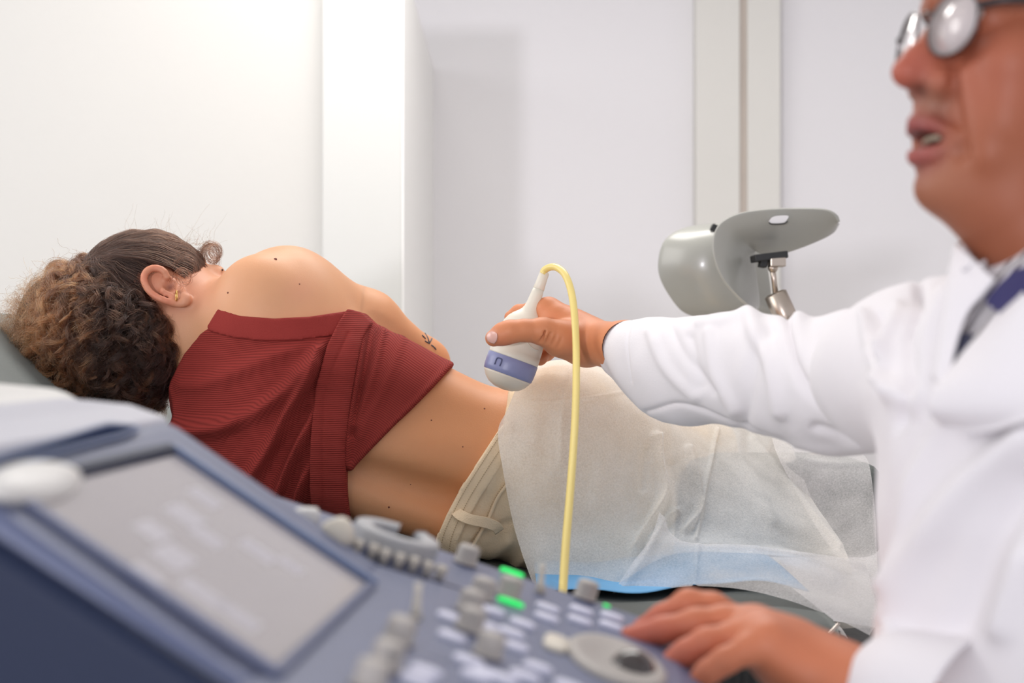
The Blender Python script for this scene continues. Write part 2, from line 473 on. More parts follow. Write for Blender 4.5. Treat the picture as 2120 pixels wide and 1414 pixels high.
def rimbar(a, b, w_, h_, m, name):
    a = np.array(a); b = np.array(b); d = (b - a) / np.linalg.norm(b - a); s = np.cross(NS, d)
    V = [a - s * w_, a + s * w_, b + s * w_, b - s * w_]; V = V + [p + NS * h_ for p in V]
    o = mesh(name, V, [(0, 3, 2, 1), (4, 5, 6, 7), (0, 1, 5, 4), (1, 2, 6, 5), (2, 3, 7, 6), (3, 0, 4, 7)], m, con, smooth=False)
    bevel(o, .0018, 3); return o
e = .005
rimbar(spt(u0 - e, v_far + e, .004), spt(u1 + e, v_far + e, .004), .0038, .0055, M_rim, 'screen_rim')
rimbar(spt(u0 - e, v_near - e, .004), spt(u1 + e, v_near - e, .004), .0038, .0035, M_lilac, 'screen_rim')
rimbar(spt(u0 - e, v_near - e, .004), spt(u0 - e, v_far + e, .004), .0038, .0045, M_navy, 'screen_rim')
rimbar(spt(u1 + e * .6, v_near - e, .004), spt(u1 + e * .6, v_far + e, .004), .0030, .0035, M_lilac, 'screen_rim')
# control panel slab
ue = .052
pp = [(US + .004, zp(US) - .001), (ue - .02, zp(ue - .02)), (ue, zp(ue) - .006), (ue + .012, zp(ue) - .022), (ue + .004, zp(ue) - .050), (-.05, .80), (US, .80)]
V, F = extrude_profile(pp, VN - .02, 1.085, 15); V = V.reshape(15, len(pp), 3)
for j in range(15):                                  # the far corner of the front edge is rounded
    t = max(0, (j - 9) / 5.0)
    for i in (1, 2, 3, 4): V[j, i] -= EU * .016 * t ** 2; V[j, i, 2] += .016 * .32 * t ** 2
o = mesh('control_panel', V.reshape(-1, 3), F, M_lilac, con, smooth=False); bevel(o, .006, 3, 25)
wing = [(US + .02, zp(US + .02) - .0012), (-.285, zp(-.285) - .0012), (-.292, zp(-.292) - .008), (-.285, zp(-.285) - .04), (US + .02, zp(US) - .06)]
o = mesh('panel_wing', *extrude_profile(wing, .945, 1.085), M_lilac, con, smooth=False); bevel(o, .005, 3, 25)
# added pale overlay: light reflected by the housing top, painted in
cover = [(-.318, zs(-.318) + .0052), (-.345, zs(-.338) + .0012), (-.372, 1.0592), (-.402, 1.0612), (-.402, 1.045), (-.36, 1.045), (-.318, zs(-.318) - .008)]
o = mesh('housing_top_gleam', *extrude_profile(cover, VN + .012, .9595), mat('lilac_plastic_reflection', (196, 196, 206), .4, bump=.0001, bscale=400), con, smooth=False); bevel(o, .004, 3, 20)
# near side cheek of the machine: navy shell with a paler line
cheek = [(US + .2, zp(US + .2) - .006), (US + .01, zs(US) - .010), (-.33, zs(-.33) - .010), (-.40, 1.02), (-.62, 1.03), (-.62, .40), (-.1, .40), (.05, .70)]
o = mesh('side_shell', *extrude_profile(cheek, VN - .010, .93), M_navy, con, smooth=False); bevel(o, .008, 4, 20)
lp = catmull([C3(-.42, VN - .011, .958), C3(-.33, VN - .011, .945), C3(-.25, VN - .011, .920), C3(-.17, VN - .011, .885), C3(-.08, VN - .011, .83)], 30)
o = mesh('side_trim_line', *tube(lp, .0035, 8), M_rim, con)
# column, base and castors below
o = mesh('column', *lathe([(.11, .08), (.10, .2), (.09, .45)], tuple(C3(-.2, .85, 0)), (0, 0, 1), 32, 1, .8), M_offwhite, con)
o = mesh('base', *box(tuple(C3(-.2, .85, .11)), (.5, .34, .07), np.stack([EU, EV, [0, 0, 1]], 1)), M_navy, con, smooth=False); bevel(o, .03, 4)
for su in (-.2, .2):
    for sv in (-.14, .14):
        mesh('castor', *lathe([(.0, -.014), (.032, -.014), (.038, -.008), (.038, .008), (.032, .014), (0, .014)], tuple(C3(-.2 + su, .85 + sv, .038)), EV, 24), M_navy, con)

# knobs, sliders, keys: one mesh of each kind, copied
def proto_copy(first, base, loc, rotm=None):
    o = first.copy(); COL.objects.link(o); o.parent = con
    return o
PB = np.stack([UP_, EV, NP], 1)
def placed(name, V, F, m, px, py, h=0.0, store={}, key=None, lab=None):
    P = on_panel(px, py, h)
    if key in store:
        o = store[key].copy(); COL.objects.link(o)
    else:
        o = mesh(name, np.asarray(V) @ PB.T, F, m); store[key] = o
    o.parent = con; o.matrix_parent_inverse = Matrix.Translation(-con.location)
    o.location = P
    if lab: o['label'] = lab
    return o
kn = lathe([(0, 0), (.0092, 0), (.0092, .0015), (.0083, .002), (.0083, .011), (.0078, .0135), (.006, .0145), (0, .0148)], (0, 0, 0), (0, 0, 1), 28)
kc = lathe([(0, -.001), (.0098, -.001), (.0098, .0008), (.0088, .0012), (0, .0012)], (0, 0, 0), (0, 0, 1), 28)
for px, py in [(962, 1168), (1209, 1240), (994, 1240), (969, 1268), (969, 1306), (1007, 1360), (822, 1330), (794, 1384), (760, 1428), (1050, 1236)]:
    placed('knob', *kn, M_knob, px, py, 0.0, key='kn')
    placed('knob_collar', *kc, M_keydark, px, py, 0.0002, key='kc')
gr = lathe([(.0092, 0), (.0118, 0), (.0118, .0018), (.0092, .0018)], (0, 0, 0), (0, 0, 1), 28)
gk = lathe([(0, 0), (.0095, 0), (.0095, .002), (.008, .003), (0, .003)], (0, 0, 0), (0, 0, 1), 28, 1, .21, hint=(0, 1, 0))
Vg, Fg = gk; placed('green_lamp', Vg, Fg, M_green, 1056, 1250, .001, key='gr')
placed('green_lamp', Vg, Fg, M_green, 1059, 1188, .001, key='gr')
Vs = Vg * np.array([.3, .3, .6]); placed('green_dot', Vs, Fg, M_green, 1255, 1256, .001, key='gd')
M_slk = mat('slider_knob_cream', (204, 196, 184), .45, bump=.0002, bscale=300)
sl = lathe([(0, 0), (.0030, 0), (.0030, .003), (.0040, .0045), (.0042, .0080), (.003, .0098), (0, .0102)], (0, 0, 0), (0, 0, 1), 20)
ss = box((.004, 0, .0003), (.030, .0022, .0008))
for px, py in [(736, 1146), (768, 1156), (792, 1166), (822, 1175), (852, 1182), (881, 1191), (908, 1199)]:
    placed('slider_knob', *sl, M_slk, px, py, 0.0, key='sl')
    placed('slider_slot', *ss, M_keydark, px + 6, py + 8, 0.0, key='ss')
for px, py in [(1118, 1228), (860, 1282)]:
    a = np.array([0, 0, 0]); V, F = tube([(0, 0, 0), (-.002, .001, .008), (-.004, .0015, .017), (-.005, .002, .021)], [.0042, .0026, .0020, .0024], 10)
    placed('toggle_lever', V, F, M_cream, px, py, 0, key='tl')
# white keys
def rkey(a, b, h):
    V, F = lathe([(0, 0), (1, 0), (1, h), (.85, h * 1.35), (0, h * 1.4)], (0, 0, 0), (0, 0, 1), 32)
    x = V[:, 0].copy(); y = V[:, 1].copy(); r = np.hypot(x, y) + 1e-9; ang = np.arctan2(y, x)
    q = (np.abs(np.cos(ang)) ** 3.2 + np.abs(np.sin(ang)) ** 3.2) ** (-1 / 3.2)
    V[:, 0] = np.cos(ang) * q * r * a; V[:, 1] = np.sin(ang) * q * r * b
    return V, F
k1 = rkey(.0088, .0075, .0022)
for px, py in [(1132, 1262), (1130, 1282), (1202, 1267), (1199, 1288), (1266, 1280), (1264, 1299), (1080, 1295), (1058, 1314), (1064, 1342),
               (1111, 1386), (1085, 1404), (1017, 1268), (932, 1282), (935, 1322), (968, 1372), (1010, 1398), (1040, 1410), (985, 1404), (1176, 1425), (880, 1395), (860, 1412), (1003, 1300)]:
    placed('key', *k1, M_key, px, py, 0, key='k1')
kd = rkey(.0070, .0016, .0006)
for px, py in [(1132, 1272), (1200, 1278), (1265, 1290), (1068, 1304)]:
    placed('key_gap', *kd, M_keydark, px, py, 0.0, key='kd')
for px, py in [(1150, 1212), (1172, 1228), (1000, 1180), (905, 1365), (925, 1372)]:
    placed('panel_legend', *[kd[0] * np.array([.8, .55, .3]), kd[1]], M_keydark, px, py, 0.0001, key='pl')
k2 = rkey(.0082, .0200, .0026); placed('cream_key', *k2, M_cream, 1150, 1336, 0, key='k2')
# trackball in its oval bezel
tb = on_panel(1300, 1382); BZ = []
V, F = lathe([(.40, -.001), (1, -.001), (1.0, .0022), (.93, .0042), (.80, .0042), (.60, .0015), (.42, .0008), (.40, .0006)], (0, 0, 0), (0, 0, 1), 56)
V[:, 0] *= .033; V[:, 1] *= .058
V = V @ PB.T
o = mesh('trackball_bezel', V + on_panel(1275, 1372), F, M_knob, con)
o = mesh('trackball', *lathe([(.016 * math.sin(a), -.016 * math.cos(a)) for a in np.linspace(.02, math.pi - .02, 16)], tuple(on_panel(1312, 1384) - NP * .004), NP, 32), M_ball, con)
# open probe holder ring at the far edge, gel bottle holder blob, white cap
c0 = on_panel(815, 1130, .006)
ang = np.linspace(R(118), R(118 + 308), 40)
def cring(c, r0, r1, h, ang, u=UP_, v=EV, n_=NP):
    G = []
    prof = [(r0, 0), (r0, h), (r0 + .002, h + .0015), (r1 - .002, h + .0015), (r1, h), (r1, 0)]
    V = []; F = []; m = len(prof)
    for a in ang:
        for r, z in prof: V.append(c + u * (r * math.cos(a)) + v * (r * math.sin(a)) + n_ * z)
    for i in range(len(ang) - 1):
        for j in range(m):
            k = (j + 1) % m; F.append((i * m + j, i * m + k, (i + 1) * m + k, (i + 1) * m + j))
    F.append(tuple(range(m))); F.append(tuple(reversed([(len(ang) - 1) * m + j for j in range(m)])))
    return np.array(V), F
ang = np.linspace(R(105), R(105 + 318), 44) - R(8)
o = mesh('probe_holder', *cring(c0, .0185, .0315, .010, ang), M_holder, con, smooth=False); bevel(o, .0012, 2)
o = mesh('holder_cup', *cring(c0 - NP * .006, .0195, .0305, .006, ang), M_lilac, con, smooth=False)
hb = on_panel(700, 1108, .010)
o = mesh('gel_holder', *lathe([(0, -.01), (.010, -.008), (.0115, .002), (.0105, .008), (.007, .011), (0, .012)], tuple(hb), (-.35, .2, .9), 28), M_cream, con)
hb = on_panel(622, 1076, .004) + EV * .02
o = mesh('holder_cap', *lathe([(0, -.01), (.009, -.01), (.0095, .003), (.0075, .006), (0, .0065)], tuple(hb), (0, 0, 1), 24), M_offwhite, con)
# ------------------------------------------------------------------ the patient lying on her side
YB = 2.0
def B2(px, py, dy=0.0): return W(px, py, YB) + np.array([0, dy, 0]) if False else np.array([(px - 1060) / 1472.0, YB + dy, 1.10 - (py - 707) / 1472.0])
def skin_mat(name, var=.035, vs=14):
    m = mat(name, attr='skin', rough=.5, bump=.00016, bscale=520, var=var, vscale=vs, sss=.12, spec=.35)
    return m
M_skin = skin_mat('skin_light')
# trunk stations: px, top, bottom, half depth, centre offset in depth
ST = np.array([
    [400, 800, 930, .055, .00], [440, 735, 985, .075, .00], [490, 655, 1030, .095, .00], [560, 612, 1050, .104, .00], [640, 618, 1064, .106, .00],
    [720, 652, 1080, .103, .00], [800, 694, 1096, .098, .00], [870, 728, 1108, .094, .0], [930, 760, 1118, .091, .0], [990, 790, 1130, .092, .0],
    [1030, 806, 1138, .096, .0], [1080, 802, 1148, .106, .0], [1150, 782, 1160, .114, .01], [1220, 797, 1166, .114, .02], [1290, 840, 1170, .100, .04], [1380, 880, 1170, .075, .06]], float)
def trunk_fn(x, y, z):
    px = 1060 + 1472 * x[:, 0, 0]
    top = np.interp(px, ST[:, 0], ST[:, 1]); bot = np.interp(px, ST[:, 0], ST[:, 2]); ay = np.interp(px, ST[:, 0], ST[:, 3]); oy = np.interp(px, ST[:, 0], ST[:, 4])
    k = 15; ker = np.hanning(k + 2)[1:-1]; ker /= ker.sum()
    def sm(a): return np.convolve(np.pad(a, k // 2, mode='edge'), ker, 'valid')
    top, bot, ay, oy = sm(top), sm(bot), sm(ay), sm(oy)
    zt = 1.1 - (top - 707) / 1472; zb = 1.1 - (bot - 707) / 1472
    cz = ((zt + zb) / 2)[:, None, None]; az = ((zt - zb) / 2)[:, None, None]; ay = ay[:, None, None]; cy = (YB + oy)[:, None, None]
    r = ((np.abs(y - cy) / ay) ** 2.35 + (np.abs(z - cz) / az) ** 2.35) ** (1 / 2.35)
    d = (r - 1) * np.minimum(ay, az)
    e = np.maximum((400 - px), (px - 1380))[:, None, None] / 1472.0
    return np.maximum(d, e + 0 * d)
def hn(v): return np.array(v, float) / np.linalg.norm(v)
HF = hn((.80, .52, .28)); HC = np.array([-.52, .02, .85]); HC = hn(HC - HF * (HC @ HF)); HR = np.cross(HF, HC)       # front, crown, right side of the head
HB = np.stack([HF, HR, HC], 1)
HO = B2(322, 641, .02)
def Hd(f, r, c): return HO + HF * f + HR * r + HC * c
def trunk_body(fd, full=True):
    fd.put(trunk_fn, B2(400, 1170, -.13), B2(1380, 600, .15), .01)
    sh = B2(596, 606, .015)
    fd.ell(B2(580, 652, -.002), (.098, .082, .082), None, .040)
    fd.ball(sh, .054, .05)
    fd.ell(B2(548, 640, -.040), (.064, .052, .074), None, .016)
    fd.cone(sh, B2(748, 668, .080), .053, .046, .030); fd.cone(B2(748, 668, .080), B2(866, 756, .135), .046, .034, .02)
    # muscle beside the spine, waist crease
    fd.cone(B2(700, 985, -.085), B2(960, 1075, -.078), .028, .030, .045)
    fd.cone(B2(700, 900, -.082), B2(1000, 960, -.070), .030, .034, .045)
    fd.cone(B2(735, 948, -.118), B2(955, 1020, -.112), .008, .010, .030, mode='sub')
    if full:
        fd.cone(B2(866, 756, .135), B2(760, 800, .27), .036, .026, .02)
        fd.cone(B2(1190, 925, .02), B2(1400, 1000, .26), .092, .066, .04)            # upper thigh
        fd.cone(B2(1190, 1060, .02), B2(1380, 1075, .26), .095, .064, .04)
        fd.cone(B2(1400, 1000, .26), B2(1560, 985, .52), .064, .046, .02)
        fd.cone(B2(1380, 1075, .26), B2(1540, 1050, .52), .062, .044, .02)
        fd.cone(B2(700, 860, .10), B2(640, 860, .14), .05, .05, .03)
        fd.cone(B2(480, 940, .05), B2(620, 1000, .19), .045, .038, .04)
    # neck
    fd.cone(B2(470, 800, .005), B2(352, 660, .02), .070, .055, .05)
    fd.cone(B2(520, 690, -.03), B2(385, 640, .0), .030, .030, .05)
    # head
    fd.ell(Hd(-.006, 0, .012), (.098, .076, .094), HB, .03)
    fd.ell(Hd(.035, 0, -.055), (.062, .055, .066), HB, .03)
    fd.cone(Hd(.012, .046, -.062), Hd(.072, .012, -.100), .022, .020, .03)           # jaw
    fd.ball(Hd(.078, 0, -.103), .017, .02)
    fd.ell(Hd(.066, .036, -.022), (.026, .022, .024), HB, .02)                       # cheekbone
    fd.ell(Hd(.066, -.036, -.022), (.026, .022, .024), HB, .02)
    fd.cone(Hd(.088, .036, .020), Hd(.092, -.036, .020), .010, .010, .018)           # brow
    fd.chain([Hd(.092, 0, .004), Hd(.106, 0, -.028), Hd(.110, 0, -.036)], [.007, .010, .0105], .01)
    fd.ball(Hd(.083, .031, -.004), .0125, .004)                                     # closed eye
    fd.ball(Hd(.083, -.031, -.004), .0125, .004)
    fd.cone(Hd(.094, .018, -.068), Hd(.094, -.018, -.068), .007, .007, .008)
    # ear
    ear_body(fd)
def ear_pt(px, py, h=0):
    c = EARC; k_ = EARC[1] / FPX; e = np.array([(px - 345) * k_, 0, -(py - 592) * k_])
    # slide along the ear plane whose outward normal is EN
    y = -(e[0] * EN[0] + e[2] * EN[2]) / EN[1]
    return c + np.array([e[0], y, e[2]]) + EN * h
EN = hn((.18, -.93, .30))
EARC = Hd(-.002, .083, -.012)
EARC = W(345, 592, EARC[1])
def ear_body(fd):
    rim = [(372, 604), (352, 588), (338, 566), (320, 560), (305, 566), (300, 582), (308, 602), (324, 618), (346, 628), (368, 632), (384, 630)]
    P = catmull([ear_pt(a, b, .010 if 1 < i < 9 else .004) for i, (a, b) in enumerate(rim)], 22)
    fd.ell(ear_pt(342, 597, -.004), (.030, .008, .021), np.stack([hn(ear_pt(372, 617) - ear_pt(312, 577)), EN, np.cross(hn(ear_pt(372, 617) - ear_pt(312, 577)), EN)], 1), .004)
    fd.chain(P, [.0045] * 22, .003)
    fd.chain([ear_pt(326, 586, .004), ear_pt(340, 606, .006), ear_pt(362, 618, .006)], [.0035, .0045, .004], .004)
    fd.ball(ear_pt(385, 620, .002), .0085, .006)
    fd.ball(ear_pt(352, 594, .006), .0088, .003, mode='sub')
    fd.cone(ear_pt(322, 574, .008), ear_pt(332, 596, .008), .0042, .0035, .002, mode='sub')

def woman_color(P):
    px = 1060 + 1472 * P[:, 0]; py = 707 - 1472 * (P[:, 2] - 1.1)
    base = np.tile(lin((216, 160, 120)), (len(P), 1))
    def blend(col, wgt): nonlocal base; wgt = np.clip(wgt, 0, 1)[:, None]; base = base * (1 - wgt) + np.array(lin(col)) * wgt
    g = lambda x, y, s: np.exp(-((px - x) ** 2 + (py - y) ** 2) / (2 * s * s))
    blend((206, 138, 112), g(345, 595, 52) * .75)
    blend((216, 148, 100), np.clip((px - 700) / 200, 0, 1) * .85)
    blend((214, 150, 124), g(640, 605, 22) * .35)
    blend((214, 150, 126), g(420, 600, 40) * .4)
    blend((206, 152, 112), np.clip((py - 640) / 120, 0, 1) * (px < 480) * .6)
    d = np.min([np.linalg.norm(P - ear_pt(a, b, .010), axis=1) for a, b in ((300, 582), (320, 560), (324, 618), (346, 628))], 0)
    blend((210, 118, 92), np.exp(-(d / .012) ** 2) * .55)
    dk = np.linalg.norm(P - ear_pt(352, 594, -.002), axis=1); blend((120, 62, 48), np.exp(-(dk / .005) ** 2) * .8)
    return base
wf = Field(B2(150, 1185, -.17), B2(1680, 490, .60), .0044)
trunk_body(wf)
wfine = Field(B2(225, 1135, -.15), B2(760, 500, .16), .0026)
trunk_body(wfine)
P, F = wf.nets(2)
woman = mesh('person', P, F, M_skin, attrs={'skin': woman_color(P)})
tag(woman, 'woman lying on her side, back to us, in rust red top, with dark curly hair', 'person')
# the finely sculpted head, ear and shoulder replace the coarse ones in the same mesh
def replace_region(obj, P, F, P2, F2, mask_fn, mask_fn2, color):
    c1 = P[F].mean(1); F1 = F[~mask_fn(c1)]
    c2 = P2[F2].mean(1); F2b = F2[mask_fn2(c2)]
    VV = np.vstack([P, P2]); FF = np.vstack([F1, F2b + len(P)])
    used = np.unique(FF); remap = -np.ones(len(VV), int); remap[used] = np.arange(len(used))
    return VV[used], remap[FF]
P2, F2 = wfine.nets(2)
inner = lambda c: (c[:, 0] < B2(745, 0)[0]) & (c[:, 0] > B2(240, 0)[0]) & (c[:, 2] > B2(0, 1120)[2]) & (c[:, 1] < YB + .145)
inner2 = lambda c: (c[:, 0] < B2(749, 0)[0]) & (c[:, 0] > B2(236, 0)[0]) & (c[:, 2] > B2(0, 1124)[2]) & (c[:, 1] < YB + .15)
VV, FF = replace_region(woman, P, F, P2, F2, inner, inner2, None)
me_old = woman.data
tmp = mesh('tmp', VV, FF, M_skin, attrs={'skin': woman_color(VV)})
woman.data = tmp.data; bpy.data.objects.remove(tmp); bpy.data.meshes.remove(me_old); woman.data.name = 'person'

# ---- moles and the small tattoo on the upper arm
M_mole = mat('mole_brown', (120, 66, 48), .6, var=.05)
for a, b, r in ((570, 537, .0024), (1003, 846, .0011), (805, 1050, .0014), (620, 588, .001), (893, 870, .0011), (958, 925, .001), (850, 1003, .0008), (472, 606, .0014)):
    c = cast(wf if a > 740 else wfine, [a], [b], 1.7, 2.3)[0]
    mesh('mole', *lathe([(0, -.0012), (r * 2 / 3, -.0008), (r, 0), (r * .7, .0006), (0, .0009)], tuple(c), (0, -1, .3), 12), M_mole, woman)
M_tat = mat('tattoo_ink', (84, 84, 92), .6, var=.05)
strokes = [[(880, 690), (886, 700), (889, 711)], [(889, 711), (894, 701)], [(889, 711), (880, 706)], [(874, 694), (881, 701)], [(893, 714), (899, 719), (903, 724)]]
V, F = join([tube(cast(wf, [p[0] for p in s], [p[1] for p in s], 1.7, 2.4, .0002), .0011, 6) for s in strokes])
mesh('tattoo', V, F, M_tat, woman)
M_gold = mat('gold_metal', (222, 180, 110), .25, 1.0, var=.02)
hc = ear_pt(368, 617, .009)
mesh('earring', *tube([hc + np.array([math.cos(a) * .0014, -.003 - math.cos(a) * .002, math.sin(a) * .0068]) for a in np.linspace(0, 2 * math.pi, 26)[:-1]], .0010, 8, True), M_gold, woman)
# closed lashes / brow of the eye we see past the temple
M_lash = mat('lash_dark', (52, 34, 30), .6, var=.05)
for k, sgn in ((0, 1), (1, -1)):
    A = [Hd(.0945 - .004 * abs(t), sgn * (.031 + .012 * t), -.0085 - .003 * (1 - t * t)) for t in np.linspace(-1, 1, 9)]
    mesh('eyelashes', *tube(A, .0013, 6), M_lash, woman)
    A = [Hd(.0975 - .006 * max(0, t), sgn * (.032 + .018 * t), .018 + .004 * (1 - t * t)) for t in np.linspace(-1, 1, 9)]
    mesh('eyebrow', *tube(A, np.array([.001, .002, .0026, .0028, .0028, .0026, .002, .0016, .001]), 6), M_lash, woman)

# ------------------------------------------------------------------ her rust red ribbed top
def rib_mat(name, color, pitch, depth=.0006):
    m = mat(name, color, .85, var=.06, vscale=6, sheen=0, spec=.2); N, L, b = nodes(m)
    a = N.new('ShaderNodeAttribute'); a.attribute_name = 'rib'
    mu = N.new('ShaderNodeMath'); mu.operation = 'MULTIPLY'; mu.inputs[1].default_value = 2 * math.pi / pitch; L.new(a.outputs['Fac'], mu.inputs[0])
    sn = N.new('ShaderNodeMath'); sn.operation = 'SINE'; L.new(mu.outputs[0], sn.inputs[0])
    mr = N.new('ShaderNodeMapRange'); mr.inputs['From Min'].default_value = -1; L.new(sn.outputs[0], mr.inputs['Value'])
    pw = N.new('ShaderNodeMath'); pw.operation = 'POWER'; pw.inputs[1].default_value = .55; L.new(mr.outputs[0], pw.inputs[0])
    bp = N.new('ShaderNodeBump'); bp.inputs['Distance'].default_value = depth; L.new(pw.outputs[0], bp.inputs['Height']); L.new(bp.outputs[0], b.inputs['Normal'])
    # base colour is scaled darker between two ribs
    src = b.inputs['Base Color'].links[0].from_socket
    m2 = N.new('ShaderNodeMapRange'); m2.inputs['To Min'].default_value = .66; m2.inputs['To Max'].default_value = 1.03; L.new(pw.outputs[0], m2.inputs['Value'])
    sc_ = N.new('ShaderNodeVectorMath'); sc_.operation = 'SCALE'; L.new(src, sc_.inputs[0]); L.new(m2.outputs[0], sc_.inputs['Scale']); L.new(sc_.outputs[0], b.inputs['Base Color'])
    return m
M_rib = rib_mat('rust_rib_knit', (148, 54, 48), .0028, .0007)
M_plain = mat('rust_plain_knit', (143, 49, 44), .85, bump=.0005, bscale=700, var=.05, vscale=20, sheen=0, spec=.25)
def px_of(P):                                             # where a point lies across and up the trunk, in trunk units
    return 1060 + (P[..., 0] / P[..., 1]) * FPX, 707 - ((P[..., 2] - 1.1) / P[..., 1]) * FPX
def toP(poly, Y=1.915): return [((a - 1060) / FPX * Y, 1.10 - (b - 707) / FPX * Y) for a, b in poly]
def clip_poly(fd, poly, Y=1.915, r=0.0):
    pl = toP(poly, Y)
    X, Z = np.meshgrid(fd.ax[0], fd.ax[2], indexing='ij')
    d = polysd(X, Z, pl).astype(np.float32) - r
    fd.V = np.maximum(fd.V, d[:, None, :])
def cloth(name, poly, off, ribfn, m, parent, folds=(), lo=(330, 1170), hi=(960, 590), res=.0024, rnd=0.0, noise=.0, avoid=()):
    fd = Field(B2(lo[0], lo[1], -.15), B2(hi[0], hi[1], .135), res)
    fd_body = trunk_only(fd)
    fd.V -= off
    clip_poly(fd, poly, r=rnd)
    P, F = fd.nets(1)
    keep = P[F].mean(1)[:, 1] < YB + .125
    F = F[keep]; used = np.unique(F); rm = -np.ones(len(P), int); rm[used] = np.arange(len(used)); P = P[used]; F = rm[F]
    N = normals(P, F); q = px_of(P)
    disp = np.zeros(len(P))
    for pts, amp, wid in folds:
        d = segdist(q[0], q[1], catmull(pts, 24)); disp += amp * np.exp(-(d / wid) ** 2)
    if noise: disp += noise * noise3(P, 22, 3) + noise * .4 * noise3(P, 55, 5)
    for pl in avoid: disp *= np.clip(polysd(q[0], q[1], pl) / 26.0, 0, 1)
    disp = np.maximum(disp, -.0032)
    P = P + N * disp[:, None]
    o = mesh(name, P, F, m, parent, attrs={'rib': ribfn(P, q[0], q[1], disp)})
    return o
def trunk_only(fd):
    fd.put(trunk_fn, B2(400, 1170, -.13), B2(1380, 600, .15), .01)
    sh = B2(596, 606, .015)
    fd.ell(B2(580, 652, -.002), (.098, .082, .082), None, .040)
    fd.cone(B2(700, 985, -.085), B2(960, 1075, -.078), .028, .030, .045)
    fd.cone(B2(700, 900, -.082), B2(1000, 960, -.070), .030, .034, .045)
    fd.cone(B2(470, 800, .005), B2(392, 700, .012), .074, .064, .05)
    fd.cone(B2(520, 690, -.03), B2(420, 660, .0), .030, .026, .05)
body_pl = [(446, 668), (560, 690), (650, 690), (725, 668), (735, 760), (720, 900), (715, 1095), (560, 1120), (330, 1010), (322, 870), (345, 790), (372, 735), (410, 690)]
band_pl = [(449, 640), (500, 655), (570, 661), (640, 657), (726, 642), (745, 672), (690, 694), (620, 704), (560, 706), (490, 700), (432, 686), (426, 676)]
foldsL = [([(690, 690), (640, 760), (560, 830), (470, 880), (360, 890)], .0165, 18), ([(660, 760), (600, 850), (560, 920), (500, 1010)], .0150, 13),
          ([(670, 830), (620, 930), (575, 1020)], .0145, 11), ([(640, 700), (560, 740), (440, 790), (380, 800)], .0060, 18),
          ([(665, 930), (630, 1000), (605, 1070)], .0110, 9), ([(600, 790), (520, 850), (455, 960)], -.006, 16), ([(640, 850), (590, 930), (540, 1020)], -.005, 11),
          ([(700, 700), (668, 790), (650, 860)], .005, 12), ([(655, 960), (640, 1060)], -.006, 9)]
def ribL(P, qx, qy, disp): return P[:, 2] * .97 - P[:, 0] * .07 + disp * .6 + .008 * np.sin((qx - 380) / 70.0) * np.clip((600 - qx) / 250, 0, 1)
nb = cloth('neck_band', band_pl, .0088, ribL, M_plain, woman, [([(432, 690), (560, 712), (700, 690)], -.0006, 5)], rnd=.0006, noise=.0004)
side_pl = [(722, 641), (760, 664), (830, 700), (905, 742), (936, 752), (900, 790), (724, 968), (712, 900), (722, 760)]
foldsR = [([(752, 668), (742, 760), (722, 880), (716, 960)], .007, 9), ([(790, 690), (770, 780), (735, 880)], .0055, 10), ([(772, 680), (752, 780), (728, 900)], -.005, 7),
          ([(930, 756), (830, 866), (726, 968)], .0035, 6), ([(830, 704), (800, 790), (745, 900)], .003, 12)]
def ribR(P, qx, qy, disp): return P[:, 2] * .82 + P[:, 0] * .56 + disp * 1.0
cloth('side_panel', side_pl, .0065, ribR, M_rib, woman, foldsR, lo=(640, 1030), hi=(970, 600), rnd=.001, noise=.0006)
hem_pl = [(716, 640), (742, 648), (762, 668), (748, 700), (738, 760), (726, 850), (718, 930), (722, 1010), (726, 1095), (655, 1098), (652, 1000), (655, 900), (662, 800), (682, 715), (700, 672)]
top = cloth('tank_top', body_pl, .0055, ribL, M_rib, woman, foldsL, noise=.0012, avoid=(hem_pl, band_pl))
def ribH(P, qx, qy, disp): return P[:, 2] - P[:, 0] * .03
cloth('hem_band', hem_pl, .0150, ribH, M_rib, woman, [([(720, 690), (676, 800), (668, 900), (668, 1090)], -.0014, 3), ([(735, 680), (710, 800), (705, 900), (712, 1080)], .0022, 16)],
      lo=(600, 1170), hi=(800, 600), rnd=.001)
# rolled edge of the top along her flank
edge = cast(wf, [744, 790, 840, 890, 925], [661, 683, 712, 738, 752], 1.75, 2.4, .006)

# ------------------------------------------------------------------ beige trousers
M_denim = mat('beige_twill', (238, 214, 180), .85, bump=.0007, bscale=520, var=.07, vscale=18, sheen=.1, spec=.25)
M_denim_d = mat('beige_twill_seam', (196, 172, 138), .85, bump=.0006, bscale=600, var=.06)
def trouser_field(fd):
    fd.put(trunk_fn, B2(400, 1170, -.13), B2(1380, 600, .15), .01)
    fd.cone(B2(700, 985, -.085), B2(960, 1075, -.078), .028, .030, .045)
    fd.cone(B2(700, 900, -.082), B2(1000, 960, -.070), .030, .034, .045)
    fd.cone(B2(1190, 925, .02), B2(1400, 1000, .26), .096, .072, .04); fd.cone(B2(1190, 1060, .02), B2(1380, 1075, .26), .099, .070, .04)
    fd.cone(B2(1400, 1000, .26), B2(1560, 985, .52), .070, .052, .02); fd.cone(B2(1380, 1075, .26), B2(1540, 1050, .52), .068, .05, .02)
tf = Field(B2(880, 1200, -.17), B2(1700, 700, .62), .0044); trouser_field(tf)
tf.V -= .008
pant_pl = [(1075, 700), (1040, 885), (1000, 945), (958, 1010), (928, 1065), (910, 1105), (906, 1150), (905, 1330), (2200, 1400), (2200, 600), (1090, 600)]
clip_poly(tf, pant_pl, Y=1.91)
P, F = tf.nets(1); N = normals(P, F); qx, qy = px_of(P)
disp = .0015 * noise3(P, 14, 2) + .001 * noise3(P, 34, 4)
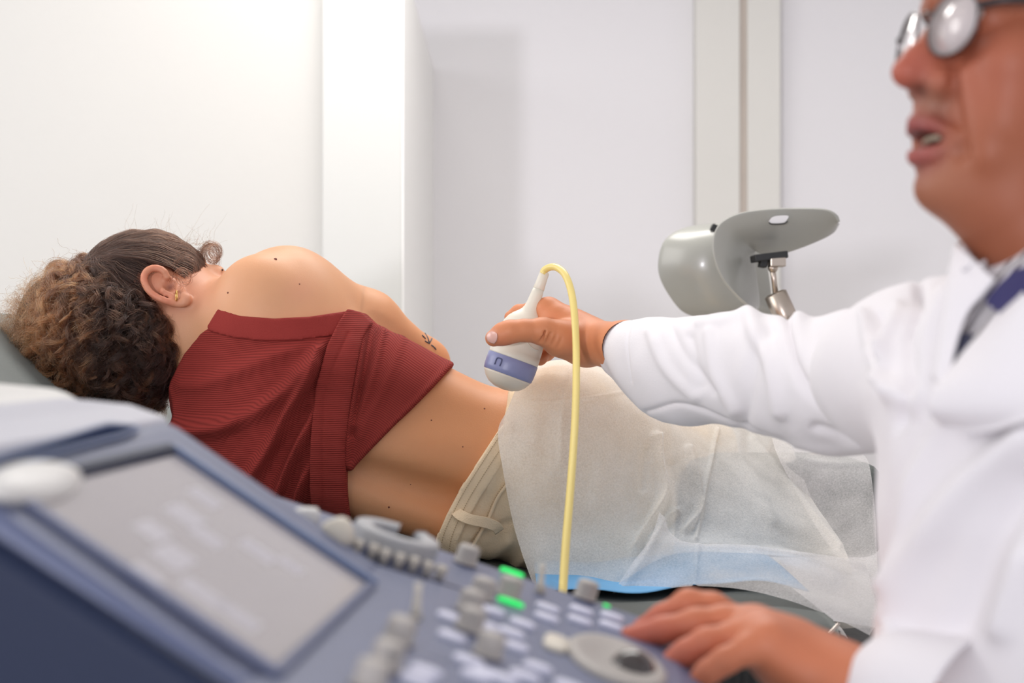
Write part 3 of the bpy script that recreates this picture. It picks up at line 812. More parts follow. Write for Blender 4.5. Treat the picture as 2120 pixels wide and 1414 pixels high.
for pts, amp, wid in [([(1050, 1120), (1010, 1150), (960, 1190)], .007, 12), ([(1090, 1150), (1050, 1185)], .006, 9), ([(1060, 1080), (1000, 1110), (940, 1180)], -.004, 9), ([(1048, 930), (1010, 1010)], .003, 8)]:
    disp += amp * np.exp(-(segdist(qx, qy, catmull(pts, 20)) / wid) ** 2)
P = P + N * disp[:, None]
trousers = mesh('trousers', P, F, M_denim, woman)
wb = [(1038, 884), (1000, 942), (956, 1008), (926, 1064), (908, 1106), (903, 1150), (905, 1200), (950, 1200), (943, 1150), (948, 1118), (966, 1078), (996, 1024), (1036, 964), (1060, 905), (1060, 870)]
wfb = Field(B2(880, 1200, -.17), B2(1080, 780, .12), .0022); trunk_only(wfb); wfb.V -= .0125; clip_poly(wfb, wb, Y=1.90, r=.0005)
P, F = wfb.nets(1); F = F[P[F].mean(1)[:, 1] < YB + .1]; waistband = mesh('waistband', P, F, M_denim, woman)
def surf_line(pts, off, r, m, name, parent, field=wfb, n=60, y0=1.78, y1=2.1):
    c = catmull([(a, b, 0) for a, b in pts], n); P = cast(field, c[:, 0], c[:, 1], y0, y1, off)
    return mesh(name, *tube(P, r, 6), m, parent)
def dashes(pts, off, r, m, name, parent, field, gap=5.0, on=3.2, y0=1.78, y1=2.1):
    c = catmull([(a, b, 0) for a, b in pts], 400); s = np.concatenate([[0], np.cumsum(np.linalg.norm(np.diff(c, axis=0), axis=1))])
    parts = []; t = 0
    P = cast(field, c[:, 0], c[:, 1], y0, y1, off)
    while t + on < s[-1]:
        a = np.array([np.interp([t, t + on / 2, t + on], s, P[:, k]) for k in range(3)]).T; parts.append(tube(a, r, 5)); t += gap
    return mesh(name, *join(parts), m, parent)
dashes([(1040, 894), (1002, 952), (962, 1016), (934, 1070), (917, 1112), (912, 1150)], .0004, .0005, M_denim_d, 'stitching', woman, wfb)
dashes([(1044, 918), (1012, 966), (976, 1024), (950, 1074), (934, 1116), (929, 1150)], .0004, .0005, M_denim_d, 'stitching', woman, wfb)
surf_line([(1037, 888), (999, 946), (955, 1012), (925, 1068), (907, 1110), (903, 1150)], -.001, .0018, M_denim, 'waistband_edge', woman)
surf_line([(1052, 1000), (1030, 1030), (1010, 1075), (985, 1120), (965, 1160)], .001, .0028, M_denim, 'seam', woman, tf)
dashes([(1046, 1000), (1024, 1032), (1004, 1076), (978, 1122)], .0022, .0005, M_denim_d, 'stitching', woman, tf)
# belt loop
lp = catmull([(944, 1058, 0), (952, 1066, 0), (975, 1076, 0), (1005, 1082, 0), (1026, 1090, 0), (1034, 1100, 0)], 30)
offs = np.interp(np.linspace(0, 1, 30), [0, .1, .3, .6, .85, 1], [.002, .006, .012, .011, .008, .004])
G = []
for i in range(30):
    d = lp[min(i + 1, 29)] - lp[max(i - 1, 0)]; d /= np.linalg.norm(d); nrm = np.array([-d[1], d[0], 0]); row = []
    for s_ in (-11, -9.5, 0, 9.5, 11):
        p = cast(wf, [lp[i, 0] + nrm[0] * s_], [lp[i, 1] + nrm[1] * s_], 1.75, 2.2, .0115)[0]; row.append(p + np.array([0, -1, .15]) * (offs[i] + (.0006 if abs(s_) < 8 else 0)))
    G.append(row)
V, F = patch(np.array(G)); bl = mesh('belt_loop', V, F, M_denim, woman); solidify(bl, .0022); 
# ------------------------------------------------------------------ examination couch
M_leather = mat('grey_vinyl', (98, 103, 100), .55, bump=.0004, bscale=260, var=.04, vscale=10, spec=.4)
M_leather_l = mat('grey_vinyl_cushion', (112, 118, 116), .6, bump=.0004, bscale=220, var=.04, vscale=10)
M_black = mat('black_rubber', (30, 31, 32), .55, bump=.0006, bscale=150, var=.05)
M_whitep = mat('couch_white_cover', (222, 220, 216), .4, bump=.0002, bscale=200)
M_steel = mat('brushed_steel', (186, 176, 168), .28, 1.0, bump=.0002, bscale=400, var=.03)
couch = empty('examination_couch', (.0, 1.85, 0))
tag(couch, 'dark grey upholstered examination couch the woman lies on', 'examination couch')
def bedz(x): return .80 - .006 if x > .02 else .794 + .2 * (.02 - x)
xs = np.linspace(-.54, .360, 72)
def near_edge(x): return 1.44 + .11 * np.clip((x - .19) / .17, 0, 1) ** 2
y0, y1 = 1.44, 2.36
prof = []
def bed_section(x):
    z = bedz(x) ; t = .085; e = np.clip((x - .30) / .06, 0, 1); yy0 = near_edge(x)
    e2 = .02
    zt = z - .006 * e ** 2
    return [(yy0 + .03, zt - t), (yy0, zt - t + .02), (yy0, zt - .03), (yy0 + .012, zt - .009), (yy0 + .045, zt), (1.9, zt - .006), (y1 - .045, zt), (y1 - .01, zt - .01), (y1, zt - .03), (y1, zt - t + .02), (y1 - .03, zt - t)]
V = []; n = len(bed_section(0))
for x in xs: V += [(x, y, z) for y, z in bed_section(x)]
F = []
for i in range(len(xs) - 1):
    for j in range(n):
        k = (j + 1) % n; F.append((i * n + j, i * n + k, (i + 1) * n + k, (i + 1) * n + j))
F.append(tuple(range(n))); F.append(tuple(reversed([(len(xs) - 1) * n + j for j in range(n)])))
o = mesh('seat', V, F, M_leather, couch)
# head rest: a raised grey cushion with a seam
hx = [(-.47, .86), (-.47, .925), (-.50, .955), (-.58, 1.02), (-.66, 1.085), (-.72, 1.130), (-.78, 1.150), (-.84, 1.135), (-.86, 1.07), (-.80, .99)]
ys_ = np.linspace(1.62, 2.32, 20); V = []; n = len(hx)
for y in ys_:
    t = abs(y - 1.97) / .35; s_ = 1 - .10 * t ** 6
    for x, z in hx: V.append((x, y, .98 + (z - .98) * s_))
F = []
for i in range(len(ys_) - 1):
    for j in range(n):
        k = (j + 1) % n; F.append((i * n + j, i * n + k, (i + 1) * n + k, (i + 1) * n + j))
F.append(tuple(reversed(range(n)))); F.append(tuple((len(ys_) - 1) * n + j for j in range(n)))
o = mesh('head_rest', V, F, M_leather_l, couch); m = o.modifiers.new('sub', 'SUBSURF'); m.levels = 2; m.render_levels = 2
o = mesh('seam', *tube(catmull([(-.475, 1.60, .93), (-.60, 1.605, 1.02), (-.70, 1.61, 1.09), (-.80, 1.61, 1.11)], 30), .003, 8), M_leather, couch)
lgr = mesh('leg_rest', *box((.40, 2.21, .85), (.30, .26, .14)), M_leather, couch, smooth=False); bevel(lgr, .03, 5)
# frame, column, base
o = mesh('frame', *box((-.05, 1.93, .69), (.74, .60, .05)), M_black, couch, smooth=False); bevel(o, .01)
o = mesh('column', *box((-.05, 1.95, .40), (.34, .30, .56)), M_whitep, couch, smooth=False); bevel(o, .05, 5)
o = mesh('base', *box((-.05, 1.95, .07), (.95, .50, .13)), M_whitep, couch, smooth=False); bevel(o, .05, 5)
# end of the seat: black bellows, steel edge, white cover and disc hinge, roll of tray cover
xe = .378
G = []
for i in range(60):
    x = .16 + .20 * i / 59; row = []
    for j in range(12): row.append((x + .004, near_edge(x) - .003 - (.003 if i % 3 == 0 else 0), .772 - .060 * j / 11))
    G.append(row)
for i in range(50):
    y = near_edge(.36) + .5 * i / 49; G.append([(.366 + (.003 if i % 3 == 0 else 0), y, .772 - .060 * j / 11) for j in range(12)])
o = mesh('bellows', *patch(np.array(G)), M_black, couch); solidify(o, .006)
V, F = tube(catmull([W(1690, 1330, 1.55), W(1716, 1312, 1.55), W(1737, 1291, 1.56)], 12), .0022, 8); mesh('edge_trim', V, F, M_steel, couch)
c = W(1716, 1338, 1.66); o = mesh('hinge_cover', *lathe([(0, 0), (.020, 0), (.024, .004), (.024, .03), (0, .03)], tuple(c), (.1, 1, 0), 40), M_whitep, couch)
o = mesh('hinge_disc', *lathe([(0, 0), (.024, 0), (.028, .004), (.028, .02), (0, .02)], tuple(W(1728, 1368, 1.63)), (.1, 1, 0), 40), M_black, couch)
o = mesh('hinge_screw', *cring(W(1744, 1376, 1.60), .0055, .0085, .002, np.linspace(0, 2 * math.pi, 30), np.array([1., 0, 0]), np.array([0, 0, 1.]), np.array([0, -1., 0])), M_steel, couch)
V, F = box(tuple(W(1762, 1405, 1.68)), (.10, .12, .10)); o = mesh('hinge_block', V, F, M_black, couch, smooth=False); bevel(o, .01)
# stirrup bar
bar = catmull([W(1640, 660, 2.36), W(1700, 760, 2.34), W(1720, 900, 2.28), (.36, 2.24, .78), (.30, 2.2, .70)], 30)
mesh('support_bar', *tube(bar, .012, 14), M_steel, couch)

# blue pad
M_pad = mat('blue_absorbent_pad', (112, 178, 228), .75, bump=.0006, bscale=180, var=.05, vscale=30)
PX = np.linspace(.03, .37, 40); PY = np.linspace(1.60, 2.40, 50); G = np.zeros((40, 50, 3))
for i, x in enumerate(PX):
    for j, y in enumerate(PY):
        z = .796 + .0015 * math.sin(x * 60 + y * 9) + .004
        edge = max(0, 1.685 - .20 * (x - .12) - y)
        G[i, j] = (x, max(y, 1.685 - .20 * (x - .12) + .02 * math.sin(x * 21)), z + .002 - .012 * max(0, (x - .3) / .07) ** 2)
for i in range(40):
    a = G[i, 0, 1]; G[i, :, 1] = np.linspace(1.70 + .35 * max(0, PX[i] - .13) + .015 * math.sin(PX[i] * 30), 2.33, 50); G[i, :, 1] += .0
o = mesh('absorbent_pad', *patch(G), M_pad); solidify(o, .0012)
tag(o, 'light blue absorbent pad lying on the couch under the paper drape', 'pad')

# ------------------------------------------------------------------ stirrups: two grey moulded calf shells on steel joints
M_shell = mat('grey_moulded_plastic', (158, 158, 151), .30, bump=.0001, bscale=200, var=.02, coat=.3, spec=.5)
M_shell_l = mat('shell_steel_warm', (188, 176, 164), .32, 1.0, bump=.0001, bscale=300)
def shell(name, outer, inner, Yo, Yi, bulge, label, n=60, nb=18, th=.005):
    O = catmull([(a, b, 0) for a, b in outer], n); I = catmull([(a, b, 0) for a, b in inner], n)
    G = np.zeros((n, nb, 3))
    for i in range(n):
        for j in range(nb):
            t = j / (nb - 1); p = O[i] * (1 - t) + I[i] * t
            Y = Yo + (Yi - Yo) * t - bulge * math.sin(math.pi * (.12 + .76 * t)) * (math.sin(math.pi * min(max(i / (n - 1), .0), 1)) ** .5)
            G[i, j] = W(p[0], p[1], Y)
    o = mesh(name, *patch(G), M_shell); solidify(o, th, 0); bevel(o, .0016, 2, 40)
    return o
outer = [(1563, 640), (1545, 630), (1515, 602), (1492, 570), (1478, 530), (1477, 492), (1492, 462), (1530, 442), (1590, 433), (1660, 431), (1710, 434), (1731, 446), (1736, 460)]
inner = [(1566, 641), (1570, 630), (1568, 600), (1564, 570), (1561, 545), (1560, 528), (1564, 518), (1580, 524), (1612, 525), (1650, 514), (1695, 496), (1724, 480), (1736, 462)]
sh1 = shell('stirrup', outer, inner, 2.405, 2.475, .022, '')
tag(sh1, 'right-hand grey moulded leg stirrup shell with a slot, on a steel joint', 'stirrup', 'grey leg stirrups behind the sleeve')
slot = catmull([W(1592, 458, 2.394), W(1600, 449, 2.394), W(1618, 446, 2.394), W(1632, 447, 2.394), W(1630, 454, 2.394), W(1622, 461, 2.394), W(1598, 462, 2.394), W(1592, 458, 2.394)], 40)
M_slot = mat('slot_bright_edge', (226, 224, 224), .3, var=.01)
V = np.vstack([slot[:-1], slot[:-1] + np.array([0, .006, 0])]); n = 39
so = mesh('slot_insert', V, [tuple(range(n)), tuple(range(2 * n - 1, n - 1, -1))] + [(i, (i + 1) % n, n + (i + 1) % n, n + i) for i in range(n)], M_slot, sh1, smooth=False)
so2 = mesh('slot_edge', *tube(catmull([W(1592, 460, 2.391), W(1598, 464, 2.391), W(1622, 463, 2.391), W(1630, 458, 2.391)], 14), .0012, 6), M_black, sh1)
def blk(px, py, Y, sx, sy, sz, m, name, parent, rot=0):
    c_, s_ = math.cos(rot), math.sin(rot); M = np.array([[c_, 0, s_], [0, 1, 0], [-s_, 0, c_]])
    o = mesh(name, *box(tuple(W(px, py, Y)), (sx, sy, sz), M), m, parent, smooth=False); bevel(o, .0018); return o
blk(1592, 532, 2.41, .056, .05, .012, M_black, 'clamp_pad', sh1, -.12)
blk(1608, 543, 2.40, .026, .03, .016, M_shell_l, 'clamp', sh1, 0)
blk(1580, 543, 2.41, .012, .03, .018, M_black, 'clamp', sh1, .2)
mesh('joint_cone', *lathe([(0, 0), (.0085, 0), (.0085, .006), (.0045, .012), (0, .012)], tuple(W(1600, 550, 2.40)), (.02, 0, -1), 20), M_shell_l, sh1)
mesh('joint_rod', *tube([W(1598, 550, 2.40), W(1602, 575, 2.40), W(1606, 612, 2.40)], .0048, 14), M_shell_l, sh1)
ax = W(1632, 668, 2.40) - W(1604, 606, 2.40)
mesh('joint_cylinder', *lathe([(0, 0), (.014, 0), (.0195, .003), (.0195, .056), (.018, .060), (0, .060)], tuple(W(1604, 606, 2.40)), ax, 32), M_shell_l, sh1)
outer = [(1440, 655), (1410, 640), (1385, 608), (1368, 575), (1364, 545), (1372, 508), (1392, 486), (1425, 472), (1470, 466), (1510, 464)]
inner = [(1600, 658), (1598, 645), (1596, 630), (1594, 600), (1590, 570), (1585, 545), (1575, 520), (1560, 500), (1535, 480), (1512, 465)]
sh2 = shell('stirrup', outer, inner, 2.66, 2.66, .075, '', nb=26)
tag(sh2, 'left-hand grey moulded leg stirrup shell with a round highlight, partly hidden behind the slotted one', 'stirrup', 'grey leg stirrups behind the sleeve')
blk(1480, 474, 2.61, .016, .02, .014, M_black, 'shell_clip', sh2, .5)
mesh('joint_rod', *tube([W(1545, 560, 2.70), W(1560, 640, 2.70), W(1585, 760, 2.72), (.51, 2.70, .93), (.34, 2.42, .70)], .010, 14), M_steel, sh2)
# ------------------------------------------------------------------ her curly hair
def hair_mat(name, col, rough=.42, mel=None):
    m = bpy.data.materials.new(name); m.use_nodes = True; N = m.node_tree.nodes; L = m.node_tree.links
    N.remove(N['Principled BSDF']); h = N.new('ShaderNodeBsdfHairPrincipled'); h.parametrization = 'COLOR'
    at = N.new('ShaderNodeAttribute'); at.attribute_name = 'tint'
    L.new(at.outputs['Color'], h.inputs['Color'])
    h.inputs['Roughness'].default_value = rough; h.inputs['Radial Roughness'].default_value = .6; h.inputs['IOR'].default_value = 1.45
    L.new(h.outputs[0], N['Material Output'].inputs['Surface'])
    return m
M_hair = hair_mat('brown_curly_hair', None)
M_haircore = mat('hair_undermass', (44, 28, 22), .8, bump=.003, bscale=60, var=.2, vscale=60)
def hair_obj(name, strands, radii, tints, m, parent):
    """strands: list of (n,3) arrays"""
    hc = bpy.data.hair_curves.new(name); sizes = [len(s) for s in strands]
    hc.add_curves(sizes)
    P = np.vstack(strands).astype(np.float32)
    pos = hc.attributes.get('position') or hc.attributes.new('position', 'FLOAT_VECTOR', 'POINT')
    pos.data.foreach_set('vector', P.ravel())
    r = hc.attributes.get('radius') or hc.attributes.new('radius', 'FLOAT', 'POINT')
    r.data.foreach_set('value', np.concatenate(radii).astype(np.float32))
    t = hc.attributes.new('tint', 'FLOAT_COLOR', 'CURVE')
    t.data.foreach_set('color', np.hstack([np.array(tints), np.ones((len(tints), 1))]).astype(np.float32).ravel())
    hc.materials.append(m)
    o = bpy.data.objects.new(name, hc); COL.objects.link(o); put_under(o, parent); return o
# undermass
hf = Field(B2(-20, 900, -.15), B2(470, 440, .17), .005)
hf.ell(B2(188, 720, .01), (.105, .085, .098), None, .03); hf.ell(B2(110, 660, .02), (.050, .06, .062), None, .03)
hf.ell(B2(290, 745, .0), (.045, .06, .075), None, .03); hf.ell(B2(130, 790, .01), (.060, .07, .045), None, .03)
P, F = hf.nets(1); core = mesh('hair_undermass', P, F, M_haircore, woman)
# scalp cap under the pulled-back hair
sf = Field(B2(150, 760, -.15), B2(520, 440, .17), .004)
sf.ell(Hd(-.010, 0, .013), (.0985, .0775, .0945), HB, .01)
P, F = sf.nets(1)
rel = P - HO; fcoord = rel @ HF; ccoord = rel @ HC; rcoord = rel @ HR
fm = (fcoord[F].mean(1) < .055 + .25 * np.maximum(0, ccoord[F].mean(1) - .045)) & (ccoord[F].mean(1) > np.where(fcoord[F].mean(1) > .01, .022, -.03 - .2 * (fcoord[F].mean(1) < -.02)))
F = F[fm & (np.linalg.norm((P[F].mean(1) - ear_pt(342, 597)), axis=1) > .042)]; used = np.unique(F); rm = -np.ones(len(P), int); rm[used] = np.arange(len(used))
mesh('scalp_hair', P[used], rm[F], M_haircore, woman)

rg = np.random.default_rng(11)
C_DK, C_MD, C_LT = np.array([.014, .0065, .0045]), np.array([.050, .020, .010]), np.array([.19, .072, .026])
def tint(px, py):
    w_ = np.clip((230 - px) / 170, 0, 1) * .75 + .22 * np.clip((py - 760) / 90, 0, 1) + .06
    k = np.clip(rg.normal(w_, .22), 0, 1)
    return (C_DK * (1 - min(1, 2 * k)) + C_MD * min(1, 2 * k)) if k < .5 else C_MD * (2 - 2 * k) + C_LT * (2 * k - 1)
BC = np.array([188., 715.]); BR = np.array([186., 158.])
def hair_in(px, py):
    return inpoly(np.array([px]), np.array([py]), [(215, 548), (160, 540), (105, 556), (66, 600), (60, 650), (30, 690), (12, 760), (28, 830), (80, 866), (170, 876), (290, 878), (352, 870), (370, 800), (368, 740), (340, 660), (318, 610), (290, 565)])[0]
def blob_y(px, py, depth_j):
    q = ((px - BC[0]) / BR[0]) ** 2 + ((py - BC[1]) / BR[1]) ** 2
    return 2.005 - (.120 - depth_j) * np.sqrt(np.clip(1 - q * .9, .0, 1))
def lock(S, Ept, bend, depth_j, n_str, rad, pitch, spread, npt=44, fr=.6, phase=None):
    """one curly lock: strands wound round a shared guide"""
    t = np.linspace(0, 1, npt)
    M = (np.array(S) + np.array(Ept)) / 2 + bend
    q = (1 - t)[:, None] ** 2 * np.array(S) + 2 * ((1 - t) * t)[:, None] * M + t[:, None] ** 2 * np.array(Ept)
    Y = blob_y(q[:, 0], q[:, 1], depth_j)
    G = np.stack([(q[:, 0] - 1060) / 1472 , Y, 1.10 - (q[:, 1] - 707) / 1472], 1)
    G[:, 0] *= Y / 2.0; G[:, 2] = 1.1 + (G[:, 2] - 1.1) * Y / 2.0
    T = np.gradient(G, axis=0); Ls = np.linalg.norm(T, axis=1); s = np.cumsum(Ls); T /= Ls[:, None]
    A = np.cross(T, [0, 1, 0]); A /= np.linalg.norm(A, axis=1)[:, None] + 1e-9; Bv = np.cross(T, A)
    ph = rg.uniform(0, 6.28) if phase is None else phase; hand = rg.choice([-1, 1]); amp = rad * np.clip(t * 2.2, .12, 1)
    wob = np.cumsum(rg.normal(0, .10, npt))
    out = []
    for k in range(n_str):
        dp = rg.normal(0, .20); off = rg.normal(0, spread * (3.2 if rg.random() < .28 else 1), 2); pit = pitch * rg.normal(1, .03)
        a = hand * 2 * math.pi * s / pit + ph + dp + wob
        am = amp * rg.normal(1, .12); e0 = int(npt * rg.uniform(.78, 1.0))
        fl = np.cumsum(rg.normal(0, .00028 * fr, (npt, 3)), 0)
        loose = np.clip(t * 1.4, .4, 1.3)
        Pk = G + (A * (np.cos(a) * am + off[0] * loose)[:, None] + Bv * (np.sin(a) * am + off[1] * loose)[:, None]) + fl
        out.append(Pk[:e0])
    return out
strands, radii, tints = [], [], []
def add(st, base_px, base_py, r0=.00023, tt=None):
    c = tint(base_px, base_py) if tt is None else tt
    for s_ in st:
        n = len(s_)
        if n < 4: continue
        strands.append(s_); radii.append(r0 * np.linspace(1, .45, n)); tints.append(c * rg.normal(1, .18))
# locks hanging from the tie and from the back of the head
for i in range(430):
    for _ in range(40):
        ex, ey = rg.uniform(8, 372), rg.uniform(560, 880)
        if hair_in(ex, ey): break
    u = rg.random(); S = (rg.normal(222, 12), rg.normal(556, 8))
    if ex > 235: S = (rg.uniform(228, 330), rg.uniform(550, 650))
    if ey < 640 and ex < 200: S = (rg.normal(212, 6), rg.normal(556, 6))
    bend = np.array([rg.normal(-14 if ex < 200 else 6, 16), rg.normal(-22 if ex < 200 else 0, 14)])
    if ex < 130: bend += np.array([-5, -45 * min(1, (ey - 540) / 200)])
    dj = abs(rg.normal(0, .014)); L_ = math.hypot(ex - S[0], ey - S[1])
    add(lock(S, (ex, ey), bend, dj, 40, rg.uniform(.0050, .0125), rg.uniform(.038, .072), .0008, npt=int(np.clip(L_ / 3.6, 24, 84))), ex, ey)
# short overlaid curls giving the ringlets over the whole mass
for i in range(130):
    for _ in range(40):
        ex, ey = rg.uniform(5, 375), rg.uniform(570, 885)
        if hair_in(ex, ey): break
    a = rg.normal(1.75 if ex > 120 else 2.2, .5); Ln = rg.uniform(60, 150)
    S = (ex - math.cos(a) * Ln, ey - math.sin(a) * Ln)
    if S[1] < 545 or not hair_in(*S): continue
    add(lock(S, (ex, ey), rg.normal(0, 12, 2), -abs(rg.normal(.002, .004)), 32, rg.uniform(.0065, .0120), rg.uniform(.034, .056), .0009, npt=44), ex, ey)
for i in range(1500):
    ex, ey = rg.uniform(5, 375), rg.uniform(560, 885)
    if not hair_in(ex, ey): continue
    a = rg.normal(1.7, 1.0); Ln = rg.uniform(20, 80)
    add(lock((ex - math.cos(a) * Ln, ey - math.sin(a) * Ln), (ex, ey), rg.normal(0, 16, 2), -rg.uniform(.004, .012), 1, rg.uniform(.003, .012), rg.uniform(.025, .06), .002, npt=26, fr=1.4), ex, ey, .00015)
# frizz and flyaways round the outline
for i in range(800):
    a = rg.uniform(R(100), R(285)); r_ = rg.uniform(.88, 1.0)
    ex, ey = BC[0] + BR[0] * r_ * math.cos(a), BC[1] - BR[1] * r_ * math.sin(a) * .98
    d = np.array([math.cos(a), -math.sin(a)]) * rg.uniform(5, 44)
    add(lock((ex - d[0] * 1.5, ey - d[1] * 1.5), (ex + d[0], ey + d[1]), rg.normal(0, 22, 2), rg.uniform(0, .05), 2, rg.uniform(.003, .009), rg.uniform(.022, .05), .002, npt=30, fr=1.6), ex, ey, .00014)
hair_obj('curly_hair', strands, radii, tints, M_hair, woman)
# pulled-back hair from forehead and temple to the tie
strands, radii, tints = [], [], []
tie = B2(222, 556, -.03)
SB = np.array([.1010, .0795, .0965])
def on_scalp(P, lift):
    q = np.stack([(P - HO) @ HF + .012, (P - HO) @ HR, (P - HO) @ HC - .016], -1)
    k = np.linalg.norm(q / SB, axis=-1)[..., None]; q = q / k * (1 + lift[..., None] / .09)
    return HO + (q[..., 0:1] - .012) * HF + q[..., 1:2] * HR + (q[..., 2:3] + .016) * HC
line = catmull([Hd(.040, .078, -.012), Hd(.070, .064, .014), Hd(.086, .040, .046), Hd(.075, .0, .070), Hd(.065, -.045, .06), Hd(.02, -.075, .02)], 200)
nape = catmull([Hd(.012, .080, .022), Hd(-.02, .080, .012), Hd(-.045, .070, -.03), Hd(-.04, .06, -.055)], 100)
for i in range(5200):
    if i % 4: src = line[int(rg.beta(1, 1.5) * 199)]
    else: src = nape[rg.integers(0, 100)]
    src = src + rg.normal(0, .0035, 3); back = rg.uniform(0, .35)
    src = src * (1 - back) + tie * back if rg.random() < .5 else src
    npt = 22; t = np.linspace(0, 1, npt)[:, None]
    P = src * (1 - t) + (tie + rg.normal(0, .006, 3)) * t
    bow = np.sin(math.pi * t) * .003 * HC
    lift = (.0008 + .0040 * np.sin(math.pi * t[:, 0]) ** .7) * rg.uniform(.3, 1.25) + .002 * t[:, 0]
    P = on_scalp(P + bow, lift)
    P += (noise3(P, 60, 1)[:, None] * HC + noise3(P, 60, 9)[:, None] * HF) * .0028 + np.cumsum(rg.normal(0, .00016, (npt, 3)), 0)
    if (np.linalg.norm(P[2:] - ear_pt(338, 597, .002), axis=1) < .033).any(): continue
    c = C_DK * rg.uniform(.8, 1.8) + C_MD * rg.uniform(0, .8) * (rg.random() < .5)
    strands.append(P); radii.append(.00022 * np.linspace(1, .8, npt)); tints.append(c)
hair_obj('pulled_back_hair', strands, radii, tints, M_hair, woman)
# forehead ringlets, wisps in front of the ear, wisps on top
strands, radii, tints = [], [], []
def ringlet(cx, cy, dy, r_px, turns, n, w0=.3, ax=(0, 1, 0), ex=1.0):
    for k in range(n):
        t = np.linspace(0, 1, 60); a = rg.normal(w0, .12) + t * turns * 2 * math.pi; rr = r_px * (1.25 - .65 * t) * rg.normal(1, .10)
        px = cx + rr * np.cos(a) * ex * rg.normal(1, .13) + rg.normal(0, 2.4) + rg.normal(0, 3) * t; py = cy + rr * np.sin(a) + rg.normal(0, 2.4) + rg.normal(0, 3) * t
        Y = dy + .006 * np.sin(a) - .004 * t
        strands.append(np.stack([(px - 1060) / 1472, YB + Y, 1.10 - (py - 707) / 1472], 1)); radii.append(.00020 * np.linspace(1, .4, 60)); tints.append(C_DK * rg.uniform(1, 2) + C_MD * rg.uniform(0, 1))
ringlet(424, 522, .045, 20, 1.5, 34, 2.6, ex=.8); ringlet(416, 540, .035, 25, 1.0, 20, 2.2, ex=1.1); ringlet(432, 516, .05, 14, 1.3, 16, 1.5)
ringlet(398, 578, -.055, 15, 1.3, 10, 3.0); ringlet(402, 560, -.045, 22, .9, 9, 3.4); ringlet(385, 590, -.06, 12, 1.2, 5, 3.6)
for i in range(130):
    x0 = rg.uniform(255, 430); y0_ = 512 - 14 * math.sin((x0 - 240) / 200 * math.pi) ; a = rg.normal(-1.4 + (x0 - 320) / 200, .6); Ln = rg.exponential(16) + 6
    t = np.linspace(0, 1, 24); px = x0 + np.cos(a) * Ln * t + rg.normal(0, 6) * t ** 2 * 2 + 3 * np.sin(t * rg.uniform(3, 9)); py = y0_ + np.sin(a) * Ln * t + rg.normal(0, 5) * t ** 2 * 2 + 2 * np.cos(t * rg.uniform(3, 9))
    Y = rg.uniform(-.01, .06)
    strands.append(np.stack([(px - 1060) / 1472, YB + Y + 0 * t, 1.10 - (py - 707) / 1472], 1)); radii.append(.00013 * np.linspace(1, .4, 24)); tints.append(C_MD * rg.uniform(.8, 1.8))
hair_obj('ringlets', strands, radii, tints, M_hair, woman)
# ------------------------------------------------------------------ ultrasound probe and its yellow cable
M_probe = mat('probe_ivory_plastic', (226, 220, 204), .38, bump=.00008, bscale=500, var=.01)
M_lens = mat('probe_lens_cream', (228, 216, 198), .30, bump=.0001, bscale=400, var=.01)
M_band = mat('probe_lilac_band', (138, 142, 180), .32, bump=.0001, bscale=400, var=.02)
M_groove = mat('probe_mark_groove', (84, 88, 124), .5, var=.02)
M_cable = mat('yellow_cable', (236, 214, 130), .35, bump=.0001, bscale=300, var=.01, coat=.2)
YP = 1.862
pb = W(1040, 806, YP); pt = W(1128, 563, YP + .006)
PA = (pt - pb) / np.linalg.norm(pt - pb); PL = np.linalg.norm(pt - pb)
pv = np.cross([0, 1, 0], PA); pv /= np.linalg.norm(pv)                # across the probe, to the right in view
pw = np.cross(PA, pv); pw = pw * np.sign(pw[1])                       # away from us
probe_prof = [(0, 0), (.012, .0014), (.021, .0050), (.0275, .0110), (.0312, .0170), (.0326, .0220), (.0333, .0270), (.0337, .0342), (.0336, .044), (.0334, .0525), (.0331, .0527),
              (.0330, .060), (.0322, .070), (.0308, .080), (.0288, .088), (.0255, .095), (.0210, .1005), (.0160, .105), (.0122, .109), (.0100, .114), (.0088, .122), (.0080, .132), (.0070, .146), (.0062, .158), (.0060, PL)]
cz_n = 56
def probe_point(r, h, a, lift=0):
    # the lilac band and the body wall lean: the rear side sits a little higher
    return pb + PA * (h + .004 * math.cos(a) * (1 if .015 < h < .09 else 0) * 0) + pv * ((r + lift) * math.cos(a)) + pw * ((r * (.74 if r > .012 else .74 + .26 * (.012 - r) / .012) + lift) * math.sin(a))
def probe_piece(name, prof, m, parent, cap0=True, cap1=True):
    V = []; F = []
    for r, h in prof:
        for i in range(cz_n): V.append(probe_point(r, h, 2 * math.pi * i / cz_n))
    k = len(prof)
    for j in range(k - 1):
        for i in range(cz_n):
            q = (i + 1) % cz_n; F.append((j * cz_n + i, j * cz_n + q, (j + 1) * cz_n + q, (j + 1) * cz_n + i))
    F.append(tuple(reversed(range(cz_n)))); F.append(tuple((k - 1) * cz_n + i for i in range(cz_n)))
    return mesh(name, V, F, m, parent)
prb = probe_piece('ultrasound_probe', [(.0334, .0425)] + [q for q in probe_prof if q[1] > .0430 and q[1] < .140] + [(.0073, .1400)], M_probe, None)
tag(prb, 'ivory ultrasound probe with lilac band held in the hand against her waist', 'ultrasound probe')
def arc_prof(h0, h1, n=14):
    hs = np.linspace(h0, h1, n); return [(float(np.interp(h, [q[1] for q in probe_prof], [q[0] for q in probe_prof])), h) for h in hs]
probe_piece('lens', [q for q in probe_prof if q[1] < .0190] + [(.0321, .0195)], M_lens, prb)
probe_piece('band', [(.0321, .0195), (.0330, .0200), (.0338, .026), (.0341, .033), (.0341, .042), (.0334, .0426)], M_band, prb)
